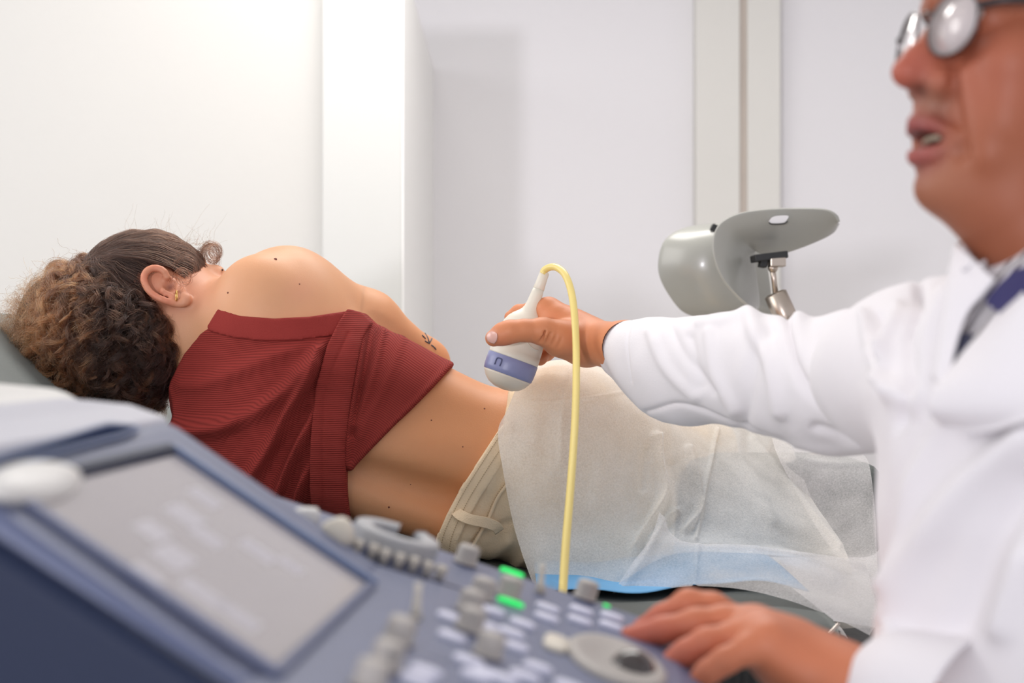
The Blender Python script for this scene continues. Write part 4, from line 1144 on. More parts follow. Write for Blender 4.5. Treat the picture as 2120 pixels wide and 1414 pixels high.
probe_piece('strain_relief', [(.0073, .1400), (.0075, .1402), (.0068, .150), (.0063, .162), (.0060, PL - .001), (.0052, PL)], M_probe, prb)
def on_probe(u, h, lift=.0003):                          # u across the near side, h up the axis
    r = float(np.interp(h, [q[1] for q in probe_prof], [q[0] for q in probe_prof])) + .0006
    a = -math.acos(max(-1, min(1, u / r))); return probe_point(r, h, a, lift)
nm = [(-.0205, .027), (-.0205, .0345), (-.0190, .0365), (-.0150, .0365), (-.0135, .0345), (-.0135, .027)]
mesh('orientation_mark', *tube(catmull([on_probe(u, h) for u, h in nm], 36), .0009, 8), M_groove, prb)
mesh('body_ridge', *tube(catmull([on_probe(u, h) for u, h in [(.006, .071), (.013, .0655), (.021, .063), (.026, .0635)]], 24), .0007, 8), M_probe, prb)
mesh('body_ridge', *tube(catmull([on_probe(u, h) for u, h in [(.004, .0835), (.012, .079), (.020, .0775)]], 24), .0006, 8), M_probe, prb)
cp = [(1124, 566, YP + .004), (1128, 559, YP + .003), (1140, 553, YP - .004), (1155, 555, YP - .014), (1171, 571, YP - .028), (1183, 606, YP - .045), (1190, 660, YP - .07), (1193, 740, YP - .10),
      (1191, 860, YP - .17), (1182, 1000, YP - .26), (1172, 1120, YP - .33), (1166, 1212, YP - .38), (1160, 1300, YP - .43), (1150, 1420, YP - .5)]
cbl = mesh('probe_cable', *tube(catmull([W(*q) for q in cp], 160), .0047, 14), M_cable, prb)
# ------------------------------------------------------------------ paper drape over her hips and legs
def paper_mat(name, color, alpha, transl=.42):
    m = mat(name, color, .8, bump=.0009, bscale=160, var=.02, vscale=40, spec=.15); N, L, b = nodes(m)
    out = N['Material Output']; tr = N.new('ShaderNodeBsdfTransparent'); tl = N.new('ShaderNodeBsdfTranslucent'); tl.inputs[0].default_value = (*lin(color), 1)
    m1 = N.new('ShaderNodeMixShader'); m1.inputs[0].default_value = transl; L.new(b.outputs[0], m1.inputs[1]); L.new(tl.outputs[0], m1.inputs[2])
    # fine fibres: the sheet is a little more see-through between them
    tc = N.new('ShaderNodeTexCoord'); nz = N.new('ShaderNodeTexNoise'); nz.inputs['Scale'].default_value = 420; nz.inputs['Detail'].default_value = 6; nz.inputs['Roughness'].default_value = .7
    L.new(tc.outputs['Object'], nz.inputs['Vector'])
    n2 = N.new('ShaderNodeTexNoise'); n2.inputs['Scale'].default_value = 11; n2.inputs['Detail'].default_value = 3; L.new(tc.outputs['Object'], n2.inputs['Vector'])
    ad = N.new('ShaderNodeMath'); ad.operation = 'ADD'; L.new(nz.outputs['Fac'], ad.inputs[0]); L.new(n2.outputs['Fac'], ad.inputs[1])
    mr = N.new('ShaderNodeMapRange'); mr.inputs['From Min'].default_value = .7; mr.inputs['From Max'].default_value = 1.3
    mr.inputs['To Min'].default_value = alpha - .24; mr.inputs['To Max'].default_value = alpha + .24; L.new(ad.outputs[0], mr.inputs['Value'])
    m2 = N.new('ShaderNodeMixShader'); L.new(mr.outputs[0], m2.inputs[0]); L.new(m1.outputs[0], m2.inputs[1]); L.new(tr.outputs[0], m2.inputs[2])
    L.new(m2.outputs[0], out.inputs['Surface'])
    return m
M_paper = paper_mat('white_paper_fleece', (255, 250, 243), .27)
M_paper2 = paper_mat('white_paper_fleece_fold', (246, 243, 242), .40)
def sheet(name, C, na, nb, m, parent, folds=(), noise=.0012, nf=16, seed=0):
    """C: rows of (px, py, Y) control points"""
    A = bicubic(C, na, nb); P = np.stack([(A[..., 0] - 1060) / FPX * A[..., 2], A[..., 2], 1.10 - (A[..., 1] - 707) / FPX * A[..., 2]], -1)
    V, F = patch(P); N_ = normals(V, F); N_ *= -np.sign((N_ * (V - CAM)).sum(1))[:, None]
    d = noise * noise3(V, nf, seed) + noise * .5 * noise3(V, nf * 2.6, seed + 1)
    qx = A[..., 0].ravel(); qy = A[..., 1].ravel()
    for pts, amp, wid in folds: d += amp * np.exp(-(segdist(qx, qy, catmull(pts, 30)) / wid) ** 2)
    return mesh(name, V + N_ * d[:, None], F, m, parent)
# rows: from behind the hip ridge, over the top, down the near side, to the hem
rows = [
 [(1112, 800, 2.13), (1180, 775, 2.14), (1262, 790, 2.16), (1345, 825, 2.20), (1430, 850, 2.26), (1510, 872, 2.32), (1590, 895, 2.40), (1640, 920, 2.46)],
 [(1098, 757, 2.00), (1165, 746, 2.00), (1250, 764, 2.01), (1335, 805, 2.06), (1425, 838, 2.12), (1505, 862, 2.18), (1580, 890, 2.24), (1640, 925, 2.30)],
 [(1076, 790, 1.915), (1150, 790, 1.89), (1240, 800, 1.89), (1335, 850, 1.93), (1430, 900, 1.99), (1515, 925, 2.05), (1600, 945, 2.10), (1655, 965, 2.14)],
 [(1050, 850, 1.880), (1130, 860, 1.862), (1230, 870, 1.862), (1330, 920, 1.89), (1430, 960, 1.92), (1520, 985, 1.96), (1610, 1010, 2.00), (1680, 1030, 2.02)],
 [(1031, 895, 1.868), (1120, 940, 1.850), (1225, 960, 1.850), (1325, 1000, 1.86), (1430, 1035, 1.87), (1530, 1055, 1.89), (1630, 1075, 1.92), (1720, 1090, 1.93)],
 [(1043, 985, 1.866), (1125, 1030, 1.846), (1225, 1050, 1.842), (1325, 1080, 1.84), (1420, 1095, 1.83), (1530, 1110, 1.84), (1640, 1130, 1.86), (1750, 1140, 1.87)],
 [(1063, 1085, 1.862), (1135, 1110, 1.838), (1225, 1125, 1.82), (1320, 1130, 1.80), (1415, 1120, 1.80), (1530, 1128, 1.81), (1650, 1142, 1.82), (1763, 1176, 1.83)],
 [(1090, 1170, 1.845), (1150, 1185, 1.815), (1215, 1205, 1.79), (1290, 1180, 1.775), (1395, 1142, 1.785), (1520, 1140, 1.80), (1650, 1152, 1.81), (1764, 1186, 1.82)],
 [(1108, 1215, 1.83), (1160, 1225, 1.80), (1215, 1228, 1.78), (1275, 1210, 1.765), (1385, 1150, 1.782), (1515, 1144, 1.797), (1650, 1156, 1.808), (1764, 1192, 1.818)],
]
fold_main = [([(1358, 905), (1362, 960), (1375, 1020), (1350, 1080), (1318, 1140)], .015, 9), ([(1425, 930), (1445, 1010), (1447, 1060), (1420, 1100)], .009, 7), ([(1485, 890), (1460, 1010), (1442, 1115)], .005, 3.5), ([(1400, 1060), (1375, 1085), (1345, 1135)], .008, 7), ([(1395, 960), (1405, 1040)], -.006, 10), ([(1340, 930), (1330, 1010)], -.005, 9), ([(1180, 770), (1165, 860), (1160, 960)], .003, 7), ([(1520, 930), (1560, 1000), (1600, 1080)], .004, 14), ([(1090, 950), (1180, 1000)], -.0025, 8), ([(1560, 910), (1650, 1020), (1740, 1130)], .004, 8),
             ([(1100, 832), (1200, 826), (1290, 812)], .0018, 3.0), ([(1140, 800), (1128, 900), (1118, 1000)], -.003, 18), ([(1250, 900), (1235, 1030)], .003, 16), ([(1330, 880), (1300, 960)], -.003, 14), ([(1070, 905), (1120, 935)], .002, 5)]
drape = sheet('paper_drape', rows, 240, 300, M_paper, None, fold_main, seed=2)
tag(drape, 'translucent white paper drape spread over her hips and legs on the couch', 'paper drape')
# lower flap: turned-up corner and the skirt that hangs over the couch edge
rows2 = [
 [(1365, 1060, 1.815), (1395, 1110, 1.80), (1440, 1125, 1.795), (1530, 1128, 1.80), (1640, 1140, 1.81), (1720, 1150, 1.82), (1790, 1165, 1.83)],
 [(1345, 1120, 1.79), (1385, 1140, 1.78), (1440, 1142, 1.775), (1530, 1146, 1.78), (1640, 1160, 1.79), (1725, 1175, 1.80), (1800, 1195, 1.81)],
 [(1310, 1165, 1.765), (1370, 1175, 1.755), (1440, 1180, 1.74), (1530, 1180, 1.735), (1640, 1195, 1.73), (1730, 1220, 1.73), (1810, 1235, 1.74)],
 [(1280, 1210, 1.75), (1350, 1205, 1.735), (1440, 1206, 1.71), (1535, 1206, 1.69), (1645, 1225, 1.67), (1740, 1258, 1.66), (1815, 1280, 1.66)],
 [(1268, 1228, 1.742), (1335, 1222, 1.728), (1440, 1214, 1.70), (1540, 1221, 1.675), (1645, 1247, 1.65), (1742, 1286, 1.635), (1800, 1316, 1.63)],
]
sheet('turned_flap', rows2, 90, 150, M_paper2, drape, [([(1385, 1050), (1350, 1130), (1290, 1225)], .006, 9), ([(1446, 1130), (1438, 1220)], .003, 4), ([(1560, 1150), (1640, 1190), (1720, 1200)], .004, 16)], seed=5)
# rear part of the drape hanging from the knees, darker because nothing is behind it
rows3 = [
 [(1596, 900, 2.13), (1680, 918, 2.12), (1740, 930, 2.11), (1785, 938, 2.10)],
 [(1612, 948, 2.055), (1690, 950, 2.04), (1750, 955, 2.03), (1800, 965, 2.02)],
 [(1655, 1030, 2.03), (1725, 1038, 1.99), (1775, 1050, 1.96), (1812, 1060, 1.94)],
 [(1695, 1100, 1.96), (1750, 1115, 1.93), (1790, 1130, 1.90), (1815, 1140, 1.88)],
 [(1735, 1165, 1.88), (1770, 1180, 1.86), (1795, 1200, 1.84), (1818, 1220, 1.83)],
 [(1750, 1260, 1.80), (1775, 1270, 1.79), (1795, 1300, 1.78), (1815, 1330, 1.77)],
]
sheet('rear_fold', rows3, 90, 40, M_paper2, drape, [([(1640, 945), (1700, 958), (1790, 962)], .004, 5)], seed=8)
# hem corner hanging below the couch edge on the right
rows4 = [[(1735, 1280, 1.66), (1765, 1290, 1.65), (1800, 1300, 1.65)], [(1728, 1320, 1.66), (1760, 1330, 1.65), (1800, 1335, 1.65)], [(1722, 1345, 1.66), (1755, 1356, 1.65), (1800, 1360, 1.65)]]
M_sleevebar = mat('grey_paper_roll', (150, 146, 140), .7, bump=.0005, bscale=200, var=.04)
ro = mesh('roll_cover', *tube([W(1722, 1330, 1.74), W(1840, 1348, 1.74)], .026, 26), M_sleevebar, couch)
# ------------------------------------------------------------------ the doctor
M_skin_m = skin_mat('skin_tan', .05, 20)
ya, pi_ = R(11), R(9)
DF = np.array([-math.cos(ya) * math.cos(pi_), -math.sin(ya) * math.cos(pi_), math.sin(pi_)])
DL = np.array([math.sin(ya), -math.cos(ya), 0.0])                     # his left, towards us
DU = np.cross(DL, DF); DU *= np.sign(DU[2]); DB = np.stack([DF, DL, DU], 1)
NT = W(1851, 148, .965)
DO = NT - DF * .122 + DU * .042
def Dh(f, l, u): return DO + DF * f + DL * l + DU * u
def doc_head(fd):
    fd.ell(Dh(-.005, 0, .040), (.100, .076, .088), DB, .02)
    fd.ell(Dh(.016, 0, -.038), (.070, .066, .080), DB, .02)                             # mid face
    fd.ell(Dh(.048, 0, -.080), (.040, .042, .042), DB, .014)                             # mouth barrel
    for s in (-1, 1):
        fd.cone(Dh(.000, s * .060, -.066), Dh(.064, s * .016, -.106), .019, .017, .018)   # jaw
        fd.ell(Dh(.058, s * .044, -.034), (.027, .024, .027), DB, .016)                   # cheekbone
        fd.ell(Dh(.056, s * .040, -.068), (.024, .022, .028), DB, .014)                   # cheek
        fd.cone(Dh(.090, s * .010, .018), Dh(.078, s * .046, .020), .011, .010, .014)    # brow
        fd.ball(Dh(.0735, s * .032, -.002), .0146, .004); fd.ell(Dh(.0885, s * .032, -.003), (.0065, .0112, .0042), DB, .0015, mode='sub')   # lids
        fd.ball(Dh(.0925, s * .0160, -.0470), .0092, .006)                                # nostril wing
        fd.cone(Dh(.080, s * .031, -.044), Dh(.066, s * .040, -.094), .0100, .0100, .008) # fold beside the mouth
        fd.cone(Dh(.0905, s * .0235, -.058), Dh(.0800, s * .0300, -.094), .0048, .0055, .006, mode='sub'); fd.cone(Dh(.0900, s * .0240, -.036), Dh(.0900, s * .0250, -.055), .0035, .0040, .005, mode='sub')
        fd.ball(Dh(.1030, s * .0080, -.0540), .0040, .003, mode='sub')                    # nostril
    fd.chain([Dh(.085, 0, .006), Dh(.0945, 0, -.013), Dh(.1060, 0, -.030), Dh(.1125, 0, -.0405)], [.0075, .0085, .0095, .0108], .005)
    fd.cone(Dh(.084, 0, -.008), Dh(.092, 0, -.042), .013, .016, .010)
    fd.cone(Dh(.0890, 0, -.052), Dh(.0920, 0, -.066), .010, .011, .008)                   # philtrum
    up = [Dh(.080, -.025, -.0820), Dh(.0955, -.012, -.0755), Dh(.1005, 0, -.0740), Dh(.0955, .012, -.0755), Dh(.080, .025, -.0820)]
    lo = [Dh(.079, -.023, -.0860), Dh(.0920, -.011, -.0945), Dh(.0970, 0, -.0962), Dh(.0920, .011, -.0945), Dh(.079, .023, -.0860)]
    fd.chain(up, [.0030, .0048, .0054, .0048, .0030], .005); fd.chain(lo, [.0030, .0046, .0054, .0046, .0030], .006)
    fd.ell(Dh(.097, 0, -.0855), (.018, .0150, .0050), DB, .003, mode='sub')             # open mouth
    fd.ell(Dh(.0990, 0, -.1075), (.008, .022, .0045), DB, .006, mode='sub')
    fd.ell(Dh(.0745, 0, -.1145), (.0185, .022, .0165), DB, .010)
    fd.cone((.343, .968, 1.192), (.405, .972, 1.120), .042, .056, .025)                          # chin
    fd.cone(Dh(-.035, 0, -.055), DO + np.array([.115, .0, -.225]), .058, .066, .03)     # neck
    fd.cone(Dh(.022, 0, -.104), DO + np.array([.045, -.005, -.200]), .030, .046, .025)
    for s in (-1, 1):                                                                    # ears (the near one lies just off the picture)
        c = Dh(-.012, s * .077, -.010)
        fd.ell(c, (.018, .008, .030), DB, .006)
        fd.ell(c + DL * s * .008, (.010, .005, .019), DB, .003, mode='sub')
def doc_color(P):
    base = np.tile(lin((158, 92, 65)), (len(P), 1))
    r = P - DO; f, l, u = r @ DF, r @ DL, r @ DU; head = (np.linalg.norm(r, axis=1) < .2)
    def bl(col, wgt): nonlocal base; wgt = np.clip(wgt * head, 0, 1)[:, None]; base = base * (1 - wgt) + np.array(lin(col)) * wgt
    g = lambda a, b, c, s: np.exp(-((f - a) ** 2 + (np.abs(l) - b) ** 2 + (u - c) ** 2) / (2 * s * s))
    bl((176, 92, 76), g(.112, 0, -.04, .017) * .9); bl((180, 100, 78), g(.07, .04, -.04, .022) * .6)
    bl((150, 70, 70), (g(.104, 0, -.076, .0085) + g(.095, .012, -.077, .007)) * .95); bl((170, 86, 82), (g(.100, 0, -.098, .008) + g(.094, .012, -.094, .007)) * .9)
    bl((74, 34, 32), g(.086, .0, -.086, .010) * 1.2)
    bl((150, 112, 92), (g(.095, .008, -.060, .010)) * .7); bl((150, 112, 90), g(.08, .01, -.115, .02) * .35)
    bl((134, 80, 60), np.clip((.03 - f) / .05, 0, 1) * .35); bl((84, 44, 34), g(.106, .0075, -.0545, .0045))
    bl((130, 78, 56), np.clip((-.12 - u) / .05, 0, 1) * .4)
    return base
# right hand round the probe
YH = 1.86
HR_ = lambda a, b, Y: W(a, b, Y)
def right_hand(fd):
    fd.cone(W(1700, 785, 1.40), W(1300, 722, 1.785), .034, .031, .02, flat=(0, 1, .2), ratio=.80)
    fd.cone(W(1300, 722, 1.78), W(1222, 707, 1.845), .0325, .0285, .015, flat=(0, 1, .3), ratio=.80)
    # palm and back of the hand
    fd.ell(W(1168, 680, 1.872), (.040, .030, .026), None, .018)
    fd.cone(W(1222, 704, 1.850), W(1150, 658, 1.866), .0250, .0190, .018)
    fd.cone(W(1222, 712, 1.862), W(1142, 672, 1.905), .0235, .0180, .018)
    fd.cone(W(1205, 724, 1.862), W(1150, 705, 1.905), .0180, .0150, .015)
    kn_ = dict(k=.007)
    fd.chain([W(1150, 655, 1.862), W(1128, 640, 1.868), W(1103, 640, 1.898), W(1074, 646, 1.915), W(1056, 656, 1.910)], [.0150, .0122, .0100, .0090, .0078], **kn_)   # index
    fd.chain([W(1150, 662, 1.885), W(1127, 652, 1.895), W(1098, 662, 1.920), W(1068, 690, 1.925), W(1050, 712, 1.912)], [.0150, .0122, .0102, .0092, .0080], **kn_)   # middle
    fd.chain([W(1155, 680, 1.905), W(1130, 678, 1.915), W(1102, 700, 1.930), W(1078, 728, 1.925), W(1066, 744, 1.908)], [.0142, .0115, .0098, .0088, .0078], **kn_)   # ring
    fd.chain([W(1168, 704, 1.908), W(1150, 715, 1.918), W(1132, 732, 1.918), W(1118, 742, 1.902), W(1108, 744, 1.892)], [.0130, .0100, .0088, .0080, .0072], **kn_)   # little
    # thumb along the near side
    fd.chain([W(1205, 708, 1.838), W(1162, 700, 1.822), W(1124, 686, 1.812)], [.0220, .0200, .0172], .014)
    fd.chain([W(1124, 686, 1.812), W(1085, 684, 1.806), W(1056, 687, 1.803), W(1040, 692, 1.804), W(1022, 700, 1.810)], [.0170, .0136, .0142, .0136, .0108], .006)
    fd.ball(W(1139, 634, 1.872), .0105, .012)                                            # index knuckle
    fd.cone(W(1150, 716, 1.828), W(1190, 730, 1.842), .010, .012, .012)                  # heel
    fd.cone(W(1104, 704, 1.795), W(1106, 690, 1.790), .0014, .0010, .003, mode='sub')    # creases at the thumb joint
    fd.cone(W(1098, 706, 1.793), W(1098, 693, 1.788), .0012, .0008, .003, mode='sub')
    for i in range(4): fd.cone(W(1118 + 12 * i, 712 + 3 * i, 1.800), W(1128 + 12 * i, 686 + 4 * i, 1.796), .0024, .0014, .003, mode='sub')
    # thumb nail
    nb_ = hn(W(1022, 698, 1.80) - W(1040, 692, 1.797))
    fd.ell(W(1019, 695, 1.8020), (.0075, .0042, .0068), basis_cols(nb_, (-.25, -.90, .35)), .0008)
def basis_cols(f, n):
    f = hn(f); n = np.array(n, float); n = hn(n - f * (n @ f)); return np.stack([f, n, np.cross(f, n)], 1)
# left hand over the trackball
YL = .985
def left_hand(fd):
    Z = lambda a, b, Y=0.0: W(a, b, YL + Y)
    fd.cone(Z(1700, 1400, -.02), Z(2120, 1560, -.10), .0262, .034, .01, flat=(0, 1, 0), ratio=1.15)
    fd.cone(Z(1640, 1362, -.01), Z(1720, 1412, -.02), .0250, .0265, .015, flat=(0, 1, 0), ratio=1.2)
    fd.ell(Z(1600, 1345, -.005), (.034, .040, .017), np.stack([hn((.86, 0, -.50)), [0, 1., 0], hn((.50, 0, .86))], 1), .016)
    mc = [(Z(1545, 1300, .035), .0135), (Z(1560, 1296, .013), .0135), (Z(1575, 1306, -.010), .0130), (Z(1592, 1325, -.032), .0120)]
    for c, r in mc: fd.cone(Z(1665, 1372, 0) * .6 + c * .4, c, .016, r, .014)
    k = .006
    fd.chain([mc[0][0], Z(1475, 1258, .042), Z(1425, 1250, .044), Z(1372, 1278, .046), Z(1330, 1302, .046)], [.0125, .0105, .0102, .0088, .0078], k)      # index, highest
    fd.chain([mc[1][0], Z(1500, 1286, .014), Z(1440, 1290, .012), Z(1372, 1305, .012), Z(1305, 1319, .012)], [.0130, .0110, .0100, .0090, .0078], k)     # middle reaching left
    fd.chain([mc[2][0], Z(1520, 1320, -.012), Z(1462, 1330, -.016), Z(1420, 1352, -.018), Z(1392, 1368, -.018)], [.0125, .0105, .0096, .0086, .0076], k)    # ring
    fd.chain([mc[3][0], Z(1545, 1346, -.036), Z(1500, 1368, -.040), Z(1465, 1392, -.042), Z(1448, 1406, -.042)], [.0110, .0092, .0084, .0076, .0068], k)   # little
    fd.chain([Z(1660, 1352, .028), Z(1590, 1320, .050), Z(1520, 1320, .062), Z(1470, 1335, .066)], [.0170, .0135, .0110, .0090], .010)                   # thumb on the far side
def doc_rest(fd):
    fd.cone(DO + np.array([.115, .0, -.225]), np.array([.47, .95, .62]), .085, .125, .05)
    fd.cone(np.array([.46, .97, .64]), np.array([.56, .93, .48]), .14, .16, .05)
    fd.cone(DO + np.array([.105, .02, -.225]), W(1960, 740, 1.17), .05, .04, .05)         # far shoulder
    fd.cone(W(1960, 740, 1.17), W(1700, 785, 1.40), .042, .034, .03)
    fd.cone(DO + np.array([.125, -.02, -.225]), np.array([.56, .77, 1.03]), .06, .052, .05)
    fd.cone(np.array([.56, .77, 1.03]), np.array([.54, .74, .80]), .044, .036, .03)
    fd.cone(np.array([.54, .74, .80]), W(1900, 1474, YL - .05), .036, .030, .03)
    doc_head(fd)
rest = Field((.02, .55, .45), (.85, 1.5, 1.50), .006); doc_rest(rest)
fa = Field(np.minimum(W(1800, 900, 1.25), W(1180, 600, 1.9)) - .02, np.array([.40, 1.95, 1.20]), .004)
hd = Field(NT - np.array([.02, .10, .19]), NT + np.array([.26, .11, .20]), .0024); doc_head(hd)
rh = Field(W(1000, 790, 1.80) - np.array([0, .03, .02]), np.array([W(1330, 0, 1.80)[0], 1.97, W(0, 600, 1.8)[2] + .02]), .0013); right_hand(rh)
lh = Field(np.array([.065, .88, .80]), np.array([.33, 1.10, .95]), .0016); left_hand(lh)
P0, F0 = rest.nets(1); Ph, Fh = hd.nets(1); Pr, Fr = rh.nets(1); Pl, Fl = lh.nets(1)
fa2 = Field(W(1260, 800, 1.80) - np.array([0, .06, .06]), np.array([.36, 1.86, 1.18]), .004); fa2 = Field((.10, 1.28, .98), (.34, 1.84, 1.14), .004)
fa2.cone(W(1700, 785, 1.40), W(1300, 722, 1.785), .034, .031, .02, flat=(0, 1, .2), ratio=.80); fa2.cone(W(1300, 722, 1.78), W(1222, 707, 1.845), .0325, .0285, .015, flat=(0, 1, .3), ratio=.80)
Pf, Ff = fa2.nets(1)
zc = NT[2] - .165
def sel(P, F, fn): return F[fn(P[F].mean(1))]
parts_ = [(P0, sel(P0, F0, lambda c: ~((c[:, 2] > zc) & (c[:, 0] < NT[0] + .24) & (c[:, 0] > .2)) & (c[:, 1] < 1.36) & ~((c[:, 0] < .325) & (c[:, 2] < .93) & (c[:, 1] > .85)))), (Ph, sel(Ph, Fh, lambda c: (c[:, 2] > zc - .006) & (c[:, 0] < NT[0] + .245))),
          (Pr, sel(Pr, Fr, lambda c: c[:, 0] < W(1310, 0, 1.79)[0])), (Pl, sel(Pl, Fl, lambda c: c[:, 0] < .322)), (Pf, sel(Pf, Ff, lambda c: (c[:, 1] > 1.345) & (c[:, 0] > W(1308, 0, 1.79)[0])))]
VV = []; FF = []; n = 0
for P_, F_ in parts_:
    used = np.unique(F_); rm = -np.ones(len(P_), int); rm[used] = np.arange(len(used)) + n; VV.append(P_[used]); FF.append(rm[F_]); n += len(used)
VV = np.vstack(VV); FF = np.vstack(FF)
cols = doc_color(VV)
# nail and redder finger tips
def near(c, s): return np.exp(-(np.linalg.norm(VV - c, axis=1) / s) ** 2)[:, None]
hand_r = (VV[:, 0] < .2) & (VV[:, 1] > 1.5)
cols[hand_r] = np.array(lin((208, 134, 93)))
wn = near(W(1019, 695, 1.7985), .0062) * 1.2; wn = np.clip(wn, 0, 1); cols = cols * (1 - wn) + np.array(lin((226, 176, 160))) * wn
wt = near(W(1040, 708, 1.80), .012) * .6; cols = cols * (1 - wt) + np.array(lin((206, 120, 94))) * wt
hl = (VV[:, 0] < .33) & (VV[:, 1] < 1.1) & (VV[:, 2] < .95) & (VV[:, 1] > .86)
cols[hl] = np.array(lin((200, 122, 88)))
for c in (W(1310, 1318, YL), W(1330, 1302, YL + .046), W(1400, 1392, YL - .018)):
    wt = near(c, .028) * .8; cols = cols * (1 - wt) + np.array(lin((206, 110, 92))) * wt
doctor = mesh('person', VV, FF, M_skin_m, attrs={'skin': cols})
tag(doctor, 'man in white lab coat and thin glasses holding the probe and working the console', 'person')
M_nail = mat('thumbnail_pink', (226, 178, 164), .25, bump=.0001, bscale=300, coat=.3, var=.02)
npoly = [[(1018, 686), (1024, 687), (1029, 690)], [(1011, 690), (1020, 694), (1030, 698)], [(1007, 698), (1017, 702), (1028, 706)], [(1011, 707), (1017, 710), (1023, 712)]]
A = bicubic([[(a, b, 0) for a, b in r] for r in npoly], 14, 14); Pn = cast(rh, A[..., 0].ravel(), A[..., 1].ravel(), 1.74, 1.86, .0004)
no = mesh('thumbnail', *patch(Pn.reshape(14, 14, 3)), M_nail, doctor); solidify(no, .0006, 1)
# teeth, eyes, brows, hair
M_teeth = mat('teeth', (178, 160, 138), .35, var=.03)
arc = [Dh(.0885 - 14 * (l ** 2), l, -.0822) for l in np.linspace(-.011, .011, 17)]
V, F = tube(arc, .0021, 8); mesh('teeth', V, F, M_teeth, doctor)
M_eye = mat('eye_white', (206, 196, 190), .2, coat=.6, var=.01); M_iris = mat('iris_brown', (44, 28, 22), .2, coat=.6, var=.05)
for s in (-1, 1):
    V, F = lathe([(.0128 * math.sin(a), -.0128 * math.cos(a)) for a in np.linspace(.03, math.pi - .03, 14)], tuple(Dh(.0745, s * .032, -.0025)), DF, 24); mesh('eyeball', V, F, M_eye, doctor)
    V, F = lathe([(0, .0130), (.0062, .0118), (.0062, .0112), (0, .011)], tuple(Dh(.0745, s * .032, -.0025)), DF, 20); mesh('iris', V, F, M_iris, doctor)
rg = np.random.default_rng(5); strands, radii, tints = [], [], []
for s in (-1, 1):
    for i in range(500):
        t = rg.random(); root = Dh(.1000 - .022 * t ** 2 - .001, s * (.010 + .040 * t), .0235 + .008 * math.sin(t * 2.4)) + rg.normal(0, .0015, 3)
        d = hn(DF * .35 + DL * s * .8 + DU * rg.normal(.1, .3)) * rg.uniform(.006, .011)
        q = np.linspace(0, 1, 6)[:, None]; strands.append(root + d * q); radii.append(.00016 * np.linspace(1, .3, 6)); tints.append(np.array([.030, .022, .018]) * rg.uniform(.7, 1.6))
for i in range(9000):
    a = rg.uniform(-math.pi, math.pi); e_ = math.acos(rg.uniform(-.35, 1))
    q = np.array([math.sin(e_) * math.cos(a), math.sin(e_) * math.sin(a), math.cos(e_)])
    f, l, u = q[0] * .101, q[1] * .077, q[2] * .089 + .040
    lim = .052 + .012 * abs(l) / .05 if f > .03 else (.015 if f > -.02 else -.06)
    if f > .03 and u < (.064 if abs(l) < .050 else .004): continue
    if u < min(lim, .064 if abs(l) < .050 else .004): continue
    root = Dh(f - .005, l, u); nrm = DB @ hn([q[0] / .101, q[1] / .077, q[2] / .089])
    d = hn(nrm * .55 - DF * .7 - DU * .35 + rg.normal(0, .12, 3)); L_ = rg.uniform(.02, .034); t = np.linspace(0, 1, 8)[:, None]
    strands.append(root + d * L_ * t + nrm * (.004 * np.sin(math.pi * t)) - DU * .006 * t ** 2); radii.append(.00030 * np.linspace(1, .4, 8)); tints.append(np.array([.028, .020, .016]) * rg.uniform(.6, 2.2))
hair_obj('short_hair', strands, radii, tints, M_hair, doctor)
hc_ = Field(DO - .16, DO + .18, .004); hc_.ell(Dh(-.006, 0, .042), (.100, .0775, .089), DB, .01)
P, F = hc_.nets(1); r = (P - DO)[F].mean(1); f, l, u = r @ DF, r @ DL, r @ DU
F = F[(u > np.where(f > .03, .066 - .3 * np.clip(np.abs(l) - .052, 0, 1), np.where(f > -.02, .018, -.05)))]; used = np.unique(F); rm = -np.ones(len(P), int); rm[used] = np.arange(len(used))
mesh('hair_undermass', P[used], rm[F], M_haircore, doctor)

# ------------------------------------------------------------------ glasses
M_frame = mat('glasses_frame_metal', (96, 92, 92), .25, 1.0, var=.02)
M_lensg = mat('glasses_lens', (232, 220, 218), .03, trans=.40, coat=1.0, spec=.8); nodes(M_lensg)[2].inputs['IOR'].default_value = 1.5
M_temple = mat('glasses_temple_dark', (40, 36, 38), .35, var=.03)
gl = empty('glasses', tuple(Dh(.1, 0, -.012))); tag(gl, 'thin metal framed glasses with pale reflecting lenses worn by the doctor', 'glasses')
for s in (-1, 1):
    c = Dh(.101, s * .0325, -.012); ax_l = hn(DL * s - DF * .20) ; nrm = hn(np.cross(ax_l, DU)); nrm *= np.sign(nrm @ DF)
    pts = [c + ax_l * (0.0245 * math.cos(a) * (abs(math.cos(a)) ** -.12 if abs(math.cos(a)) > .01 else 1)) + DU * (.0210 * math.sin(a)) for a in np.linspace(0, 2 * math.pi, 49)[:-1]]
    mesh('rim', *tube(pts, .0009, 8, True), M_frame, gl)
    V = [c + nrm * .0016] + pts + [c - nrm * .0004] + [p - nrm * .0014 for p in pts]; n = 48; F = []
    for i in range(n):
        j = (i + 1) % n; F += [(0, 1 + i, 1 + j), (n + 1, n + 2 + j, n + 2 + i), (1 + i, n + 2 + i, n + 2 + j, 1 + j)]
    mesh('lens', V, F, M_lensg, gl)
    tp = [c + ax_l * .0235 + DU * .008, Dh(.078, s * .0690, .000), Dh(.03, s * .0800, .004), Dh(-.02, s * .0815, .002), Dh(-.045, s * .079, -.02)]
    mesh('temple', *tube(catmull(tp, 30), .0026, 8), M_temple, gl)
    mesh('nose_pad', *tube([c - ax_l * .0205 - DU * .004, Dh(.096, s * .0105, -.012), Dh(.095, s * .0100, -.018)], .0013, 8), M_frame, gl)
